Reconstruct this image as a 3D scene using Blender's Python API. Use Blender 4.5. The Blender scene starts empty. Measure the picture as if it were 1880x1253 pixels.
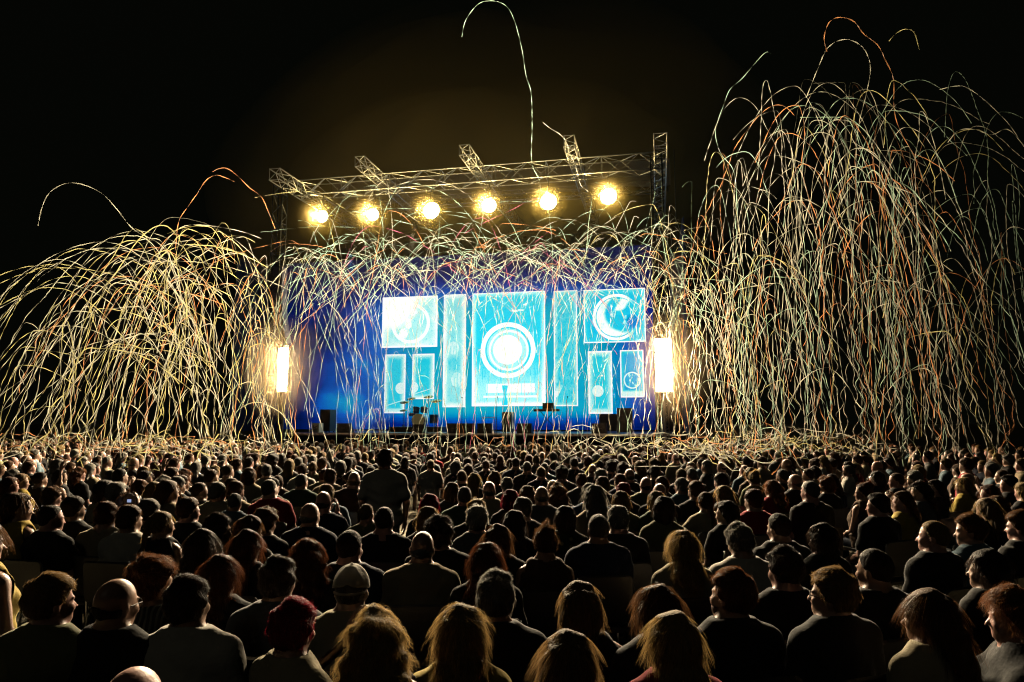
import bpy, math, random
import numpy as np
from mathutils import Vector, Matrix

random.seed(7)
rng = np.random.default_rng(11)
scene = bpy.context.scene
C = scene.collection

# ------------------------------------------------------------------ camera
CAM_H = 2.03
PITCH = math.radians(6.76)
FPX = 1253.3                      # focal length in pixels of the 1880 px wide photograph (24 mm)
cam_data = bpy.data.cameras.new("camera")
cam_data.lens = 24.0
cam_data.sensor_width = 36.0
cam_data.clip_end = 2000.0
cam = bpy.data.objects.new("camera", cam_data)
cam.location = (0, 0, CAM_H)
cam.rotation_euler = (math.pi / 2 + PITCH, 0, 0)
C.objects.link(cam)
scene.camera = cam

# ------------------------------------------------------------------ night sky, added fill sun, exposure
world = bpy.data.worlds.new("World")
scene.world = world
world.use_nodes = True
wn = world.node_tree.nodes
bg = wn["Background"]
bg.inputs[0].default_value = (0.85, 1.0, 0.62, 1)
bg.inputs[1].default_value = 0.0016
fill_sun = bpy.data.lights.new("added_back_fill", "SUN")  # added sun-type fill lamp from behind the viewer for the crowd's backs
fill_sun.energy = 0.018
fill_sun.angle = math.radians(8)
fill_sun.color = (1.0, 0.93, 0.75)
fill_sun_o = bpy.data.objects.new("added_back_fill", fill_sun)
fill_sun_o.rotation_euler = (math.radians(52), 0, math.radians(-24))
C.objects.link(fill_sun_o)
scene.view_settings.view_transform = "Standard"
scene.view_settings.look = "None"
scene.view_settings.exposure = 0.0
scene.view_settings.gamma = 1.0
scene.render.engine = "CYCLES"
cy = scene.cycles
cy.use_denoising = True
cy.max_bounces = 6
cy.diffuse_bounces = 0
cy.use_adaptive_sampling = True
cy.adaptive_threshold = 0.025
cy.glossy_bounces = 2
cy.transmission_bounces = 3
cy.transparent_max_bounces = 6
cy.volume_bounces = 0
cy.filter_width = 1.15
cy.sample_clamp_indirect = 4.0
cy.caustics_reflective = False
cy.caustics_refractive = False

# ------------------------------------------------------------------ helpers: place
YAW = math.atan(265 / FPX)        # the stage is turned a little
SD = Vector((math.sin(YAW), math.cos(YAW), 0))     # into the stage
SR = Vector((math.cos(YAW), -math.sin(YAW), 0))    # along the stage front
CAMP = Vector((0, 0, CAM_H))
FW = Vector((0, math.cos(PITCH), math.sin(PITCH)))
UP = Vector((0, -math.sin(PITCH), math.cos(PITCH)))

def ray(px, py):
    return Vector((1, 0, 0)) * ((px - 940) / FPX) + UP * ((626.5 - py) / FPX) + FW

def at_d(px, py, d):              # pixel on the vertical plane at stage depth d
    v = ray(px, py)
    return CAMP + v * (d / v.dot(SD))

def at_h(px, py, h):              # pixel on the horizontal plane at height h
    v = ray(px, py)
    return CAMP + v * ((h - CAM_H) / v.z)

def at_y(px, py, y):              # pixel at the distance y before the camera
    v = ray(px, py)
    return CAMP + v * (y / v.y)

def S(r, d, h):                   # stage coordinates
    return SR * r + SD * d + Vector((0, 0, h))

def rr(p):
    return p.dot(SR)

# ------------------------------------------------------------------ helpers: objects
def mesh_from(name, V, faces, smooth=True, midx=None):
    """V (n,3); faces: list of int arrays (m,k)."""
    V = np.asarray(V, dtype=np.float32).reshape(-1, 3)
    faces = [np.asarray(f, dtype=np.int32) for f in faces if len(f)]
    me = bpy.data.meshes.new(name)
    me.vertices.add(len(V))
    me.vertices.foreach_set("co", V.ravel())
    nl = sum(f.size for f in faces)
    npoly = sum(len(f) for f in faces)
    me.loops.add(nl)
    me.loops.foreach_set("vertex_index", np.concatenate([f.ravel() for f in faces]))
    me.polygons.add(npoly)
    tot = np.concatenate([np.full(len(f), f.shape[1], np.int32) for f in faces])
    start = np.concatenate([[0], np.cumsum(tot)[:-1]]).astype(np.int32)
    me.polygons.foreach_set("loop_start", start)
    if midx is not None:
        me.polygons.foreach_set("material_index", np.asarray(midx, dtype=np.int32))
    me.polygons.foreach_set("use_smooth", np.full(npoly, smooth))
    me.update(calc_edges=True)
    return me

class MB:
    """collects boxes, bars and tubes into one mesh"""
    def __init__(s):
        s.v, s.q, s.t, s.n = [], [], [], 0
    def add(s, V, Q=(), T=()):
        V = np.asarray(V, dtype=float).reshape(-1, 3)
        s.v.append(V)
        if len(Q): s.q.append(np.asarray(Q) + s.n)
        if len(T): s.t.append(np.asarray(T) + s.n)
        s.n += len(V)
    def box(s, c, size, M=None):
        x, y, z = [k / 2 for k in size]
        P = np.array([[-x,-y,-z],[x,-y,-z],[x,y,-z],[-x,y,-z],[-x,-y,z],[x,-y,z],[x,y,z],[-x,y,z]])
        if M is not None: P = P @ np.array(M).T
        s.add(P + np.array(c), [[0,3,2,1],[4,5,6,7],[0,1,5,4],[1,2,6,5],[2,3,7,6],[3,0,4,7]])
        return s
    def tube(s, pts, r, n=6, cap=True):
        pts = np.asarray([tuple(p) for p in pts], dtype=float)
        rad = np.full(len(pts), r) if np.isscalar(r) else np.asarray(r)
        T = np.gradient(pts, axis=0)
        T /= np.linalg.norm(T, axis=1)[:, None] + 1e-12
        ref = np.array([0.31, 0.17, 0.93])
        if abs(T[0] @ ref) > 0.9: ref = np.array([1.0, 0.1, 0])
        B = np.cross(T, ref); B /= np.linalg.norm(B, axis=1)[:, None]
        N = np.cross(B, T)
        a = np.arange(n) * 2 * math.pi / n
        P = pts[:, None] + rad[:, None, None] * (np.cos(a)[None, :, None] * B[:, None] + np.sin(a)[None, :, None] * N[:, None])
        Q = []
        for i in range(len(pts) - 1):
            for j in range(n):
                k = (j + 1) % n
                Q.append([i*n+j, i*n+k, (i+1)*n+k, (i+1)*n+j])
        V = P.reshape(-1, 3); Tt = []
        if cap:
            m = len(V); V = np.vstack([V, pts[0], pts[-1]]); e = (len(pts) - 1) * n
            for j in range(n):
                k = (j + 1) % n
                Tt += [[m, k, j], [m + 1, e + j, e + k]]
        s.add(V, Q, Tt)
        return s
    def lathe(s, prof, n=24, M=None, o=(0,0,0)):
        """prof: (radius, height) along local z"""
        a = np.arange(n) * 2 * math.pi / n
        V = np.array([[r * math.cos(t), r * math.sin(t), h] for r, h in prof for t in a])
        if M is not None: V = V @ np.array(M).T
        Q = [[i*n+j, i*n+(j+1) % n, (i+1)*n+(j+1) % n, (i+1)*n+j] for i in range(len(prof) - 1) for j in range(n)]
        s.add(V + np.array(o), Q)
        return s
    def mesh(s, name, smooth=False):
        f = []
        if s.q: f.append(np.concatenate(s.q))
        if s.t: f.append(np.concatenate(s.t))
        return mesh_from(name, np.concatenate(s.v), f, smooth)
    def build(s, name, mat, parent=None, smooth=False):
        return obj(name, s.mesh(name, smooth), mat, parent)

def obj(name, me, mat=None, parent=None, loc=None, rot=None):
    o = bpy.data.objects.new(name, me)
    C.objects.link(o)
    if mat is not None:
        if len(me.materials) == 0: me.materials.append(None)
        o.material_slots[0].link = "OBJECT"
        o.material_slots[0].material = mat
    if parent is not None: o.parent = parent
    if loc is not None: o.location = loc
    if rot is not None: o.rotation_euler = rot
    return o

def tag(o, label, cat, group=None):
    o["label"] = label; o["category"] = cat
    if group: o["group"] = group
    return o

def empty(name, loc=(0,0,0), rz=0.0):
    o = bpy.data.objects.new(name, None)
    o.location = loc; o.rotation_euler = (0, 0, rz)
    C.objects.link(o)
    return o

def copy_tree(o, parent=None):
    c = o.copy(); C.objects.link(c)
    if parent is not None: c.parent = parent
    for ch in o.children:
        copy_tree(ch, c)
    return c

# ------------------------------------------------------------------ helpers: materials
def material(name, col, rough=0.6, metal=0.0, noise=0.0, nscale=8.0, bump=0.0, bscale=40.0, sheen=0.0, spec=0.5, translucent=0.0, island=0.0, streak=0.0):
    m = bpy.data.materials.new(name); m.use_nodes = True
    nt = m.node_tree; N = nt.nodes; L = nt.links
    p = N["Principled BSDF"]; out = N["Material Output"]
    p.inputs["Base Color"].default_value = (*col, 1)
    p.inputs["Roughness"].default_value = rough
    p.inputs["Metallic"].default_value = metal
    p.inputs["Specular IOR Level"].default_value = spec
    if sheen:
        p.inputs["Sheen Weight"].default_value = sheen
        p.inputs["Sheen Roughness"].default_value = 0.32
        p.inputs["Sheen Tint"].default_value = (*[min(1, 0.35 + c * 1.6) for c in col], 1)
    tc = N.new("ShaderNodeTexCoord")
    colsock = None
    if noise or island:
        mix = N.new("ShaderNodeMix"); mix.data_type = "RGBA"
        mix.inputs[6].default_value = (*[c * (1 - max(noise, island)) for c in col], 1)
        mix.inputs[7].default_value = (*[min(1, c * (1 + max(noise, island))) for c in col], 1)
        if island:
            g = N.new("ShaderNodeNewGeometry"); L.new(g.outputs["Random Per Island"], mix.inputs[0])
        else:
            t = N.new("ShaderNodeTexNoise"); t.inputs["Scale"].default_value = nscale; t.inputs["Detail"].default_value = 4
            L.new(tc.outputs["Object"], t.inputs["Vector"]); L.new(t.outputs["Fac"], mix.inputs[0])
        L.new(mix.outputs[2], p.inputs["Base Color"]); colsock = mix.outputs[2]
    if bump:
        t2 = N.new("ShaderNodeTexNoise"); t2.inputs["Scale"].default_value = bscale; t2.inputs["Detail"].default_value = 3
        L.new(tc.outputs["Object"], t2.inputs["Vector"])
        b = N.new("ShaderNodeBump"); b.inputs["Strength"].default_value = bump; b.inputs["Distance"].default_value = 0.02
        L.new(t2.outputs["Fac"], b.inputs["Height"]); L.new(b.outputs["Normal"], p.inputs["Normal"])
    if streak:
        mp = N.new("ShaderNodeMapping"); mp.inputs["Scale"].default_value = (95, 95, 7)
        t3 = N.new("ShaderNodeTexNoise"); t3.inputs["Scale"].default_value = 1.0; t3.inputs["Detail"].default_value = 3; t3.inputs["Distortion"].default_value = 0.6
        L.new(tc.outputs["Object"], mp.inputs["Vector"]); L.new(mp.outputs[0], t3.inputs["Vector"])
        b3 = N.new("ShaderNodeBump"); b3.inputs["Strength"].default_value = streak; b3.inputs["Distance"].default_value = 0.012
        L.new(t3.outputs["Fac"], b3.inputs["Height"]); L.new(b3.outputs["Normal"], p.inputs["Normal"])
        if colsock:
            ov = N.new("ShaderNodeMix"); ov.data_type = "RGBA"; ov.blend_type = "MULTIPLY"; ov.inputs[0].default_value = 0.7
            L.new(colsock, ov.inputs[6]); cr = N.new("ShaderNodeValToRGB"); cr.color_ramp.elements[0].position = 0.3; cr.color_ramp.elements[1].position = 0.62
            cr.color_ramp.elements[0].color = (.35, .35, .35, 1); L.new(t3.outputs["Fac"], cr.inputs[0]); L.new(cr.outputs[0], ov.inputs[7])
            L.new(ov.outputs[2], p.inputs["Base Color"]); colsock = ov.outputs[2]
    if translucent:
        tr = N.new("ShaderNodeBsdfTranslucent"); tr.inputs["Color"].default_value = (*col, 1)
        if colsock: L.new(colsock, tr.inputs["Color"])
        ms = N.new("ShaderNodeMixShader"); ms.inputs[0].default_value = translucent
        L.new(p.outputs[0], ms.inputs[1]); L.new(tr.outputs[0], ms.inputs[2]); L.new(ms.outputs[0], out.inputs["Surface"])
    return m

def emitter(name, col, strength):
    m = bpy.data.materials.new(name); m.use_nodes = True
    p = m.node_tree.nodes["Principled BSDF"]
    p.inputs["Base Color"].default_value = (0.8, 0.8, 0.8, 1)
    p.inputs["Emission Color"].default_value = (*col, 1)
    p.inputs["Emission Strength"].default_value = strength
    return m

class X:
    """small arithmetic on shader sockets"""
    nt = None
    def __init__(s, sock): s.s = sock
    @staticmethod
    def m(op, *a, clamp=False):
        n = X.nt.nodes.new("ShaderNodeMath"); n.operation = op; n.use_clamp = clamp
        for i, v in enumerate(a):
            if isinstance(v, X): X.nt.links.new(v.s, n.inputs[i])
            else: n.inputs[i].default_value = v
        return X(n.outputs[0])
    def __add__(a, b): return X.m("ADD", a, b)
    __radd__ = __add__
    def __sub__(a, b): return X.m("SUBTRACT", a, b)
    def __rsub__(a, b): return X.m("SUBTRACT", b, a)
    def __mul__(a, b): return X.m("MULTIPLY", a, b)
    __rmul__ = __mul__
    def abs(a): return X.m("ABSOLUTE", a)
    def min(a, b): return X.m("MINIMUM", a, b)
    def max(a, b): return X.m("MAXIMUM", a, b)
    def pow(a, b): return X.m("POWER", a, b)
    def step(a, e0, e1):           # smooth ramp from e0 to e1
        n = X.nt.nodes.new("ShaderNodeMapRange"); n.interpolation_type = "SMOOTHSTEP"
        X.nt.links.new(a.s, n.inputs[0]); n.inputs[1].default_value = e0; n.inputs[2].default_value = e1
        return X(n.outputs[0])

def hyp(a, b): return X.m("SQRT", a * a + b * b)

M = {}
M["black"] = material("black_paint", (0.012, 0.012, 0.014), 0.55, noise=0.3)
M["blackcloth"] = material("black_cloth", (0.01, 0.01, 0.012), 0.9, noise=0.4, nscale=3, bump=0.4, bscale=6, spec=0.1)
M["alu"] = material("aluminium", (0.50, 0.50, 0.56), 0.40, 0.7, noise=0.15, nscale=3)
M["darksteel"] = material("dark_steel", (0.08, 0.08, 0.09), 0.4, 0.8, noise=0.2)
M["chrome"] = material("chrome_tube", (0.5, 0.5, 0.5), 0.25, 1.0, noise=0.1)
M["plastic"] = material("black_plastic", (0.015, 0.015, 0.016), 0.42, noise=0.25, bump=0.1)
M["deck"] = material("stage_floor", (0.02, 0.02, 0.022), 0.35, noise=0.4, nscale=2)
M["cloth_grey"] = material("grey_header_cloth", (0.42, 0.40, 0.43), 0.8, noise=0.12, nscale=1.2, bump=0.3, bscale=3, translucent=0.4)
M["drum"] = material("drum_shell", (0.05, 0.12, 0.4), 0.2, 0.0, noise=0.2)
M["skinhead"] = material("drum_head", (0.8, 0.8, 0.8), 0.5, noise=0.05)
M["brass"] = material("cymbal_brass", (0.75, 0.6, 0.25), 0.25, 1.0, noise=0.1)
# ------------------------------------------------------------------ ground
def ground_material():
    m = bpy.data.materials.new("trodden_ground"); m.use_nodes = True
    nt = m.node_tree; N = nt.nodes; L = nt.links; p = N["Principled BSDF"]
    tc = N.new("ShaderNodeTexCoord")
    a = N.new("ShaderNodeTexNoise"); a.inputs["Scale"].default_value = 0.9; a.inputs["Detail"].default_value = 8
    b = N.new("ShaderNodeTexNoise"); b.inputs["Scale"].default_value = 26; b.inputs["Detail"].default_value = 5
    L.new(tc.outputs["Object"], a.inputs["Vector"]); L.new(tc.outputs["Object"], b.inputs["Vector"])
    r = N.new("ShaderNodeValToRGB")
    r.color_ramp.elements[0].color = (0.09, 0.085, 0.045, 1); r.color_ramp.elements[0].position = 0.35
    r.color_ramp.elements[1].color = (0.27, 0.22, 0.14, 1); r.color_ramp.elements[1].position = 0.65
    L.new(a.outputs["Fac"], r.inputs[0]); L.new(r.outputs[0], p.inputs["Base Color"])
    p.inputs["Roughness"].default_value = 0.9
    bm = N.new("ShaderNodeBump"); bm.inputs["Strength"].default_value = 0.7; bm.inputs["Distance"].default_value = 0.03
    L.new(b.outputs["Fac"], bm.inputs["Height"]); L.new(bm.outputs["Normal"], p.inputs["Normal"])
    return m

g = 40
gx = np.linspace(-1, 1, g) ** 3 * 600
gV = np.array([[x, y + 20, 0.0] for y in gx for x in gx])
gV[:, 2] = 0.012 * np.sin(gV[:, 0] * 1.7) * np.cos(gV[:, 1] * 1.3)
gQ = [[j*g+i, j*g+i+1, (j+1)*g+i+1, (j+1)*g+i] for j in range(g-1) for i in range(g-1)]
ground = obj("ground", mesh_from("ground", gV, [gQ]), ground_material())
ground["kind"] = "structure"

# ------------------------------------------------------------------ stage
D_NEAR, D_FRONT, D_WALL = 26.0, 28.0, 35.5
DECK_H = 1.55
R0 = rr(at_d(500, 310, D_NEAR)); R1 = rr(at_d(1213, 250, D_NEAR))
RL, RRT = R0 - 0.2, R1 + 0.3

def stage_matrix():               # columns: along the front, into the stage, up
    return np.array([[SR.x, SD.x, 0], [SR.y, SD.y, 0], [0, 0, 1]])
SM = stage_matrix()
SROT = -YAW

st = empty("stage_platform", S((RL + RRT) / 2, D_FRONT, 0), SROT)
tag(st, "black stage deck with draped front below the big blue video wall", "stage")
W = RRT - RL
n_deck = 10
for i in range(n_deck):
    MB().box(((i + 0.5) * W / n_deck - W / 2, 5.0, DECK_H - 0.06), (W / n_deck - 0.012, 10.0, 0.12)).build("deck_panel", M["deck"], st)
u = np.linspace(0, 1, 240)
sv = []
for z in (0.0, 0.5, 1.0, DECK_H - 0.13):
    for t in u:
        sv.append([(t - 0.5) * W, -0.02 - 0.05 * math.sin(t * 240) - 0.03 * math.sin(t * 97 + z), z])
nq = len(u)
sq = [[k*nq+i, k*nq+i+1, (k+1)*nq+i+1, (k+1)*nq+i] for k in range(3) for i in range(nq-1)]
obj("front_drape", mesh_from("front_drape", sv, [sq]), M["blackcloth"], st)
MB().box((0, -0.05, DECK_H - 0.03), (W, 0.03, 0.08)).build("edge_strip", M["alu"], st)

# crowd barrier before the stage
for i in range(14):
    c = S(RL + (i + 0.5) * W / 14, D_FRONT - 1.7, 0)
    b = empty("crowd_barrier", c, SROT)
    tag(b, "steel crowd barrier in the line before the stage drape", "barrier", "crowd barriers before the stage")
    w = W / 14 - 0.05
    MB().box((0, 0, 0.56), (w, 0.03, 1.06)).build("panel", M["darksteel"], b)
    MB().tube([(-w/2, 0, 1.12), (w/2, 0, 1.12)], 0.025).build("top_rail", M["darksteel"], b)
    MB().box((0, 0.4, 0.01), (w, 0.8, 0.02)).build("foot_plate", M["darksteel"], b)

# ------------------------------------------------------------------ trusses
def make_truss(name, p0, p1, size, label, group, seg=None, mat="alu", r=0.026, upv=(0, 0, 1)):
    p0, p1 = Vector(p0), Vector(p1)
    t = (p1 - p0); Ln = t.length; t.normalize()
    up = Vector(upv); side = t.cross(up).normalized(); up = side.cross(t).normalized()
    e = empty(name, p0); tag(e, label, "truss", group)
    hs = size / 2
    corners = [(-hs, -hs), (hs, -hs), (hs, hs), (-hs, hs)]
    P = lambda c, s: side * c[0] + up * c[1] + t * s
    for c in corners:
        MB().tube([P(c, 0), P(c, Ln)], r, 8).build("chord", M[mat], e, True)
    n = max(2, round(Ln / (seg or size)))
    b = MB()
    for k in range(n):
        s0, s1 = Ln * k / n, Ln * (k + 1) / n
        for f in range(4):
            a, c = corners[f], corners[(f + 1) % 4]
            if (k + f) % 2: a, c = c, a
            b.tube([P(a, s0), P(c, s1)], r * 0.55, 5, False)
            if k % 3 == 0: b.tube([P(a, s0 + 0.01), P(c, s0 + 0.01)], r * 0.6, 5, False)
    for f in range(4):
        b.tube([P(corners[f], Ln - 0.01), P(corners[(f + 1) % 4], Ln - 0.01)], r * 0.6, 5, False)
    o = b.build("bracing", M[mat], e); o["kind"] = "stuff"
    return e

H_ROOF = 12.75
near_px = [(504, 320), (660, 296), (852, 275), (1044, 258), (1213, 256)]
near_names = ["leftmost", "second", "middle", "fourth", "rightmost"]
hs_list = []
for i, (px, py) in enumerate(near_px):
    p = at_d(px, py, D_NEAR)
    hs_list.append(p.z)
    sz = 0.5 if i in (0, 4) else 0.42
    q = Vector(p) + SD * 11.5
    make_truss("roof_truss", p, q, sz, {
        "leftmost": "leftmost roof truss poking forward over the stage corner",
        "second": "second roof truss from the left above the floodlights",
        "middle": "middle roof truss poking over the stage front",
        "fourth": "second roof truss from the right above the floodlights",
        "rightmost": "rightmost roof truss seen end on above the corner tower"}[near_names[i]], "roof trusses running back over the stage")
H_ROOF = sum(hs_list) / len(hs_list)
rl, rt = R0 + 0.1, R1 - 0.1
def front_truss(d, py_l, py_r, size, label):
    pl, pr = at_d(530, py_l, d), at_d(1205, py_r, d)
    h = (pl.z + pr.z) / 2
    make_truss("cross_truss", S(rl, d, h), S(rt, d, h), size, label, "cross trusses under the stage roof", seg=size * 1.1, r=0.03)
    return h
h_f = front_truss(D_FRONT, 348, 304, 0.7, "long front truss spanning the stage above the six floodlights")
h_b = front_truss(D_FRONT + 4.0, 385, 348, 0.5, "cross truss farther back over the stage")
# grey header cloth, farther back under the rising roof skin
d_h = D_FRONT + 4.6
h_top = (at_d(545, 338, d_h).z + at_d(1200, 298, d_h).z) / 2
h_low = (at_d(545, 384, d_h).z + at_d(1200, 344, d_h).z) / 2
hv, nn = [], 120
for z in (h_low, h_top):
    for k in range(nn):
        t = k / (nn - 1)
        hv.append(tuple(S(rl - 0.6 + (rt - rl + 1.2) * t, d_h + 0.04 * math.sin(t * 90), z + 0.05 * math.sin(t * 31))))
hd = obj("header_cloth", mesh_from("header_cloth", hv, [[[i, i+1, nn+i+1, nn+i] for i in range(nn-1)]]), M["cloth_grey"])
tag(hd, "long grey cloth band hung behind the front truss", "banner")
rf = obj("roof_canopy", MB().box((0, 0, 0), (rt - rl + 1.2, 5.0, 0.05)).mesh("roof_canopy"), M["blackcloth"], None, S((rl + rt) / 2, d_h + 2.55, h_top + 0.04), (0, 0, SROT))
tag(rf, "dark roof sheet behind the grey cloth band", "roof")
# corner towers
for px, nm in ((527, "left"), (1207, "right")):
    p = at_d(px, 400, D_FRONT - 0.1); r = rr(p)
    make_truss("tower_truss", S(r, D_FRONT - 0.75, 0), S(r, D_FRONT - 0.75, H_ROOF - 0.3), 0.45,
               f"upright lattice tower carrying the {nm} front corner of the stage roof", "upright towers of the stage roof", upv=tuple(SD), mat="darksteel")
    p2 = S(r + (0.2 if nm == "left" else -0.2), D_FRONT + 9.2, 0)
    make_truss("tower_truss", p2, p2 + Vector((0, 0, H_ROOF - 0.3)), 0.45,
               f"upright lattice tower at the {nm} rear corner of the stage", "upright towers of the stage roof", upv=tuple(SD), mat="darksteel")
# black side and rear drapes
def drape(r0, d0, r1, d1, h0, h1, label, n=140, mat="blackcloth"):
    v = []
    for z in (h0, h1):
        for k in range(n):
            t = k / (n - 1)
            w = 0.05 * math.sin(t * n * 0.9)
            v.append(tuple(S(r0 + (r1 - r0) * t + (w if r0 == r1 else 0), d0 + (d1 - d0) * t + (w if d0 == d1 else 0), z)))
    o = obj("stage_drape", mesh_from("stage_drape", v, [[[i, i+1, n+i+1, n+i] for i in range(n-1)]]), M[mat])
    tag(o, label, "drape"); return o
drape(RL - 0.4, D_WALL + 1.2, RRT + 0.4, D_WALL + 1.2, 0, H_ROOF - 0.6, "black rear drape closing the stage behind the video wall")
M["bluecloth"] = material("blue_scrim", (0.015, 0.03, 0.12), 0.8, noise=0.3, nscale=2, translucent=0.3)
drape(R0 - 5.6, D_FRONT + 4.0, R0 - 5.6, D_WALL + 1.1, DECK_H, H_ROOF - 2.2, "dark blue wing drape beside the stage near the thin light column", mat="bluecloth")
drape(R1 + 0.9, D_FRONT + 1.5, R1 + 0.9, D_WALL + 1.1, DECK_H, H_ROOF - 2.2, "dark blue wing drape beside the stage near the wide light column", mat="bluecloth")

# ------------------------------------------------------------------ video wall
def quad_px(x0, y0, x1, y1, d, thick=0.06):
    """an upright panel on the stage plane d that covers the pixel box"""
    a, b = at_d(x0, (y0 + y1) / 2, d), at_d(x1, (y0 + y1) / 2, d)
    xm = (x0 + x1) / 2
    t, l = at_d(xm, y0, d), at_d(xm, y1, d)
    return rr(a), rr(b), l.z, t.z

def panel_mesh(w, h, thick):
    V = [[-w/2, -thick, 0], [w/2, -thick, 0], [w/2, -thick, h], [-w/2, -thick, h], [-w/2, 0, 0], [w/2, 0, 0], [w/2, 0, h], [-w/2, 0, h]]
    F = [[0,1,2,3],[5,4,7,6],[1,5,6,2],[4,0,3,7],[3,2,6,7],[4,5,1,0]]
    me = mesh_from("panel", V, [F], False)
    uv = me.uv_layers.new(name="UVMap")
    co = np.array(V); loops = np.array(F).ravel()
    U = np.stack([co[loops, 0] / w + 0.5, co[loops, 2] / h], 1).astype(np.float32)
    uv.data.foreach_set("uv", U.ravel())
    return me

def screen_material(name, build, strength=1.0):
    m = bpy.data.materials.new(name); m.use_nodes = True
    nt = m.node_tree; X.nt = nt
    for n in list(nt.nodes): nt.nodes.remove(n)
    out = nt.nodes.new("ShaderNodeOutputMaterial"); e = nt.nodes.new("ShaderNodeEmission")
    uvn = nt.nodes.new("ShaderNodeUVMap"); sep = nt.nodes.new("ShaderNodeSeparateXYZ")
    nt.links.new(uvn.outputs[0], sep.inputs[0])
    u, v = X(sep.outputs[0]), X(sep.outputs[1])
    def noise(scale, detail=3.0, sx=1.0, sy=1.0, seed=0.0):
        cmb = nt.nodes.new("ShaderNodeCombineXYZ")
        a, b = u * sx + seed, v * sy
        nt.links.new(a.s, cmb.inputs[0]); nt.links.new(b.s, cmb.inputs[1])
        t = nt.nodes.new("ShaderNodeTexNoise"); t.inputs["Scale"].default_value = scale; t.inputs["Detail"].default_value = detail
        nt.links.new(cmb.outputs[0], t.inputs["Vector"])
        return X(t.outputs["Fac"])
    fac, stops, gain = build(u, v, noise)
    r = nt.nodes.new("ShaderNodeValToRGB"); nt.links.new(fac.s, r.inputs[0])
    el = r.color_ramp.elements
    el[0].position, el[0].color = stops[0][0], (*stops[0][1], 1)
    el[1].position, el[1].color = stops[-1][0], (*stops[-1][1], 1)
    for p, c in stops[1:-1]:
        x = el.new(p); x.color = (*c, 1)
    nt.links.new(r.outputs[0], e.inputs["Color"])
    if isinstance(gain, X): nt.links.new((gain * strength).s, e.inputs["Strength"])
    else: e.inputs["Strength"].default_value = gain * strength
    nt.links.new(e.outputs[0], out.inputs["Surface"])
    return m

BLUE = [(0.0, (0.0, 0.003, 0.03)), (0.3, (0.0, 0.02, 0.25)), (0.55, (0.0, 0.11, 0.58)), (0.78, (0.0, 0.34, 0.68)), (1.0, (0.01, 0.55, 0.72))]
CYAN = [(0.0, (0.0, 0.12, 0.55)), (0.3, (0.0, 0.38, 0.72)), (0.55, (0.02, 0.62, 0.74)), (0.75, (0.36, 0.82, 0.80)), (0.88, (0.82, 0.95, 0.90)), (1.0, (1.0, 1.0, 0.97))]

def wall_pic(u, v, noise):
    dx = (u - 0.62).abs(); core = 1 - dx.step(0.16, 0.60)
    top = 1 - (v - 0.0).step(0.66, 1.02)
    low = 0.30 + 0.70 * v.step(0.0, 0.12)
    f = core * top * low * 0.95 + noise(3.0, 3) * 0.35 - 0.17
    left = (1 - hyp((u - 0.21) * 1.6, (v - 0.24) * 1.1).step(0.02, 0.42)) * 1.05  # bright lit smoke at lower left, painted into the screen picture
    cloud = noise(2.6, 5, 1.4, 0.8, 5.0).step(0.32, 0.70)
    f = f.max(left * (0.34 + cloud * 0.95 + (noise(9, 5, 1.2, 0.7, 2.0) - 0.5) * 0.7)).max(0.03 + cloud * 0.27) * (0.35 + u.step(-0.02, 0.18) * 0.65) * (1 - v.step(0.62, 1.0) * 0.65) * (1 - u.step(0.90, 1.02) * 0.5)
    f = f - (X.m("SINE", u * 251.0).step(0.985, 1.0)).max(X.m("SINE", v * 125.0).step(0.985, 1.0)) * 0.05 - noise(150, 2) * 0.10 + 0.04
    return f, BLUE, 1.0

r0, r1, z0, z1 = quad_px(524, 468, 1200, 789, D_WALL)
vw = empty("video_wall", S((r0 + r1) / 2, D_WALL, z0), SROT)
tag(vw, "huge blue video wall with white framed pictures at the back of the stage", "video wall")
obj("wall_screen", panel_mesh(r1 - r0, z1 - z0, 0.1), screen_material("wall_picture", wall_pic, 0.8), vw)
rc_wall, z_wall = (r0 + r1) / 2, z0

def frame_glow(u, v, ax, ay, wd=0.035, soft=0.12):
    """1 on the frame, fading inwards; ax, ay: size in common units"""
    e = (u * ax).min((1 - u) * ax).min(v * ay).min((1 - v) * ay)
    return (1 - e.step(wd * 0.8, wd)), (1 - e.step(0.0, soft))

def image_panel(name, box, fn, label, strength=1.0):
    x0, y0, x1, y1 = box
    r0, r1, z0, z1 = quad_px(x0, y0, x1, y1, D_WALL - 0.16)
    w, h = r1 - r0, z1 - z0
    def grain(u, v, n):
        f, st, g_ = fn(u, v, n, w, h)
        return f - n(30, 4, w * 0.8, h * 0.35, 6.0).step(0.50, 0.72) * 0.13 - n(90, 2, w, h, 2.0) * 0.10 + 0.05, st, g_
    m = screen_material(name, grain, strength)
    o = obj("picture_panel", panel_mesh(w, h, 0.05), m, vw)
    o.location = ((r0 + r1) / 2 - rc_wall, -0.13, z0 - z_wall)
    o["label"] = label
    return o

def ringmask(d, r, wd, soft=0.012): return 1 - (d - r).abs().step(wd, wd + soft)

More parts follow.
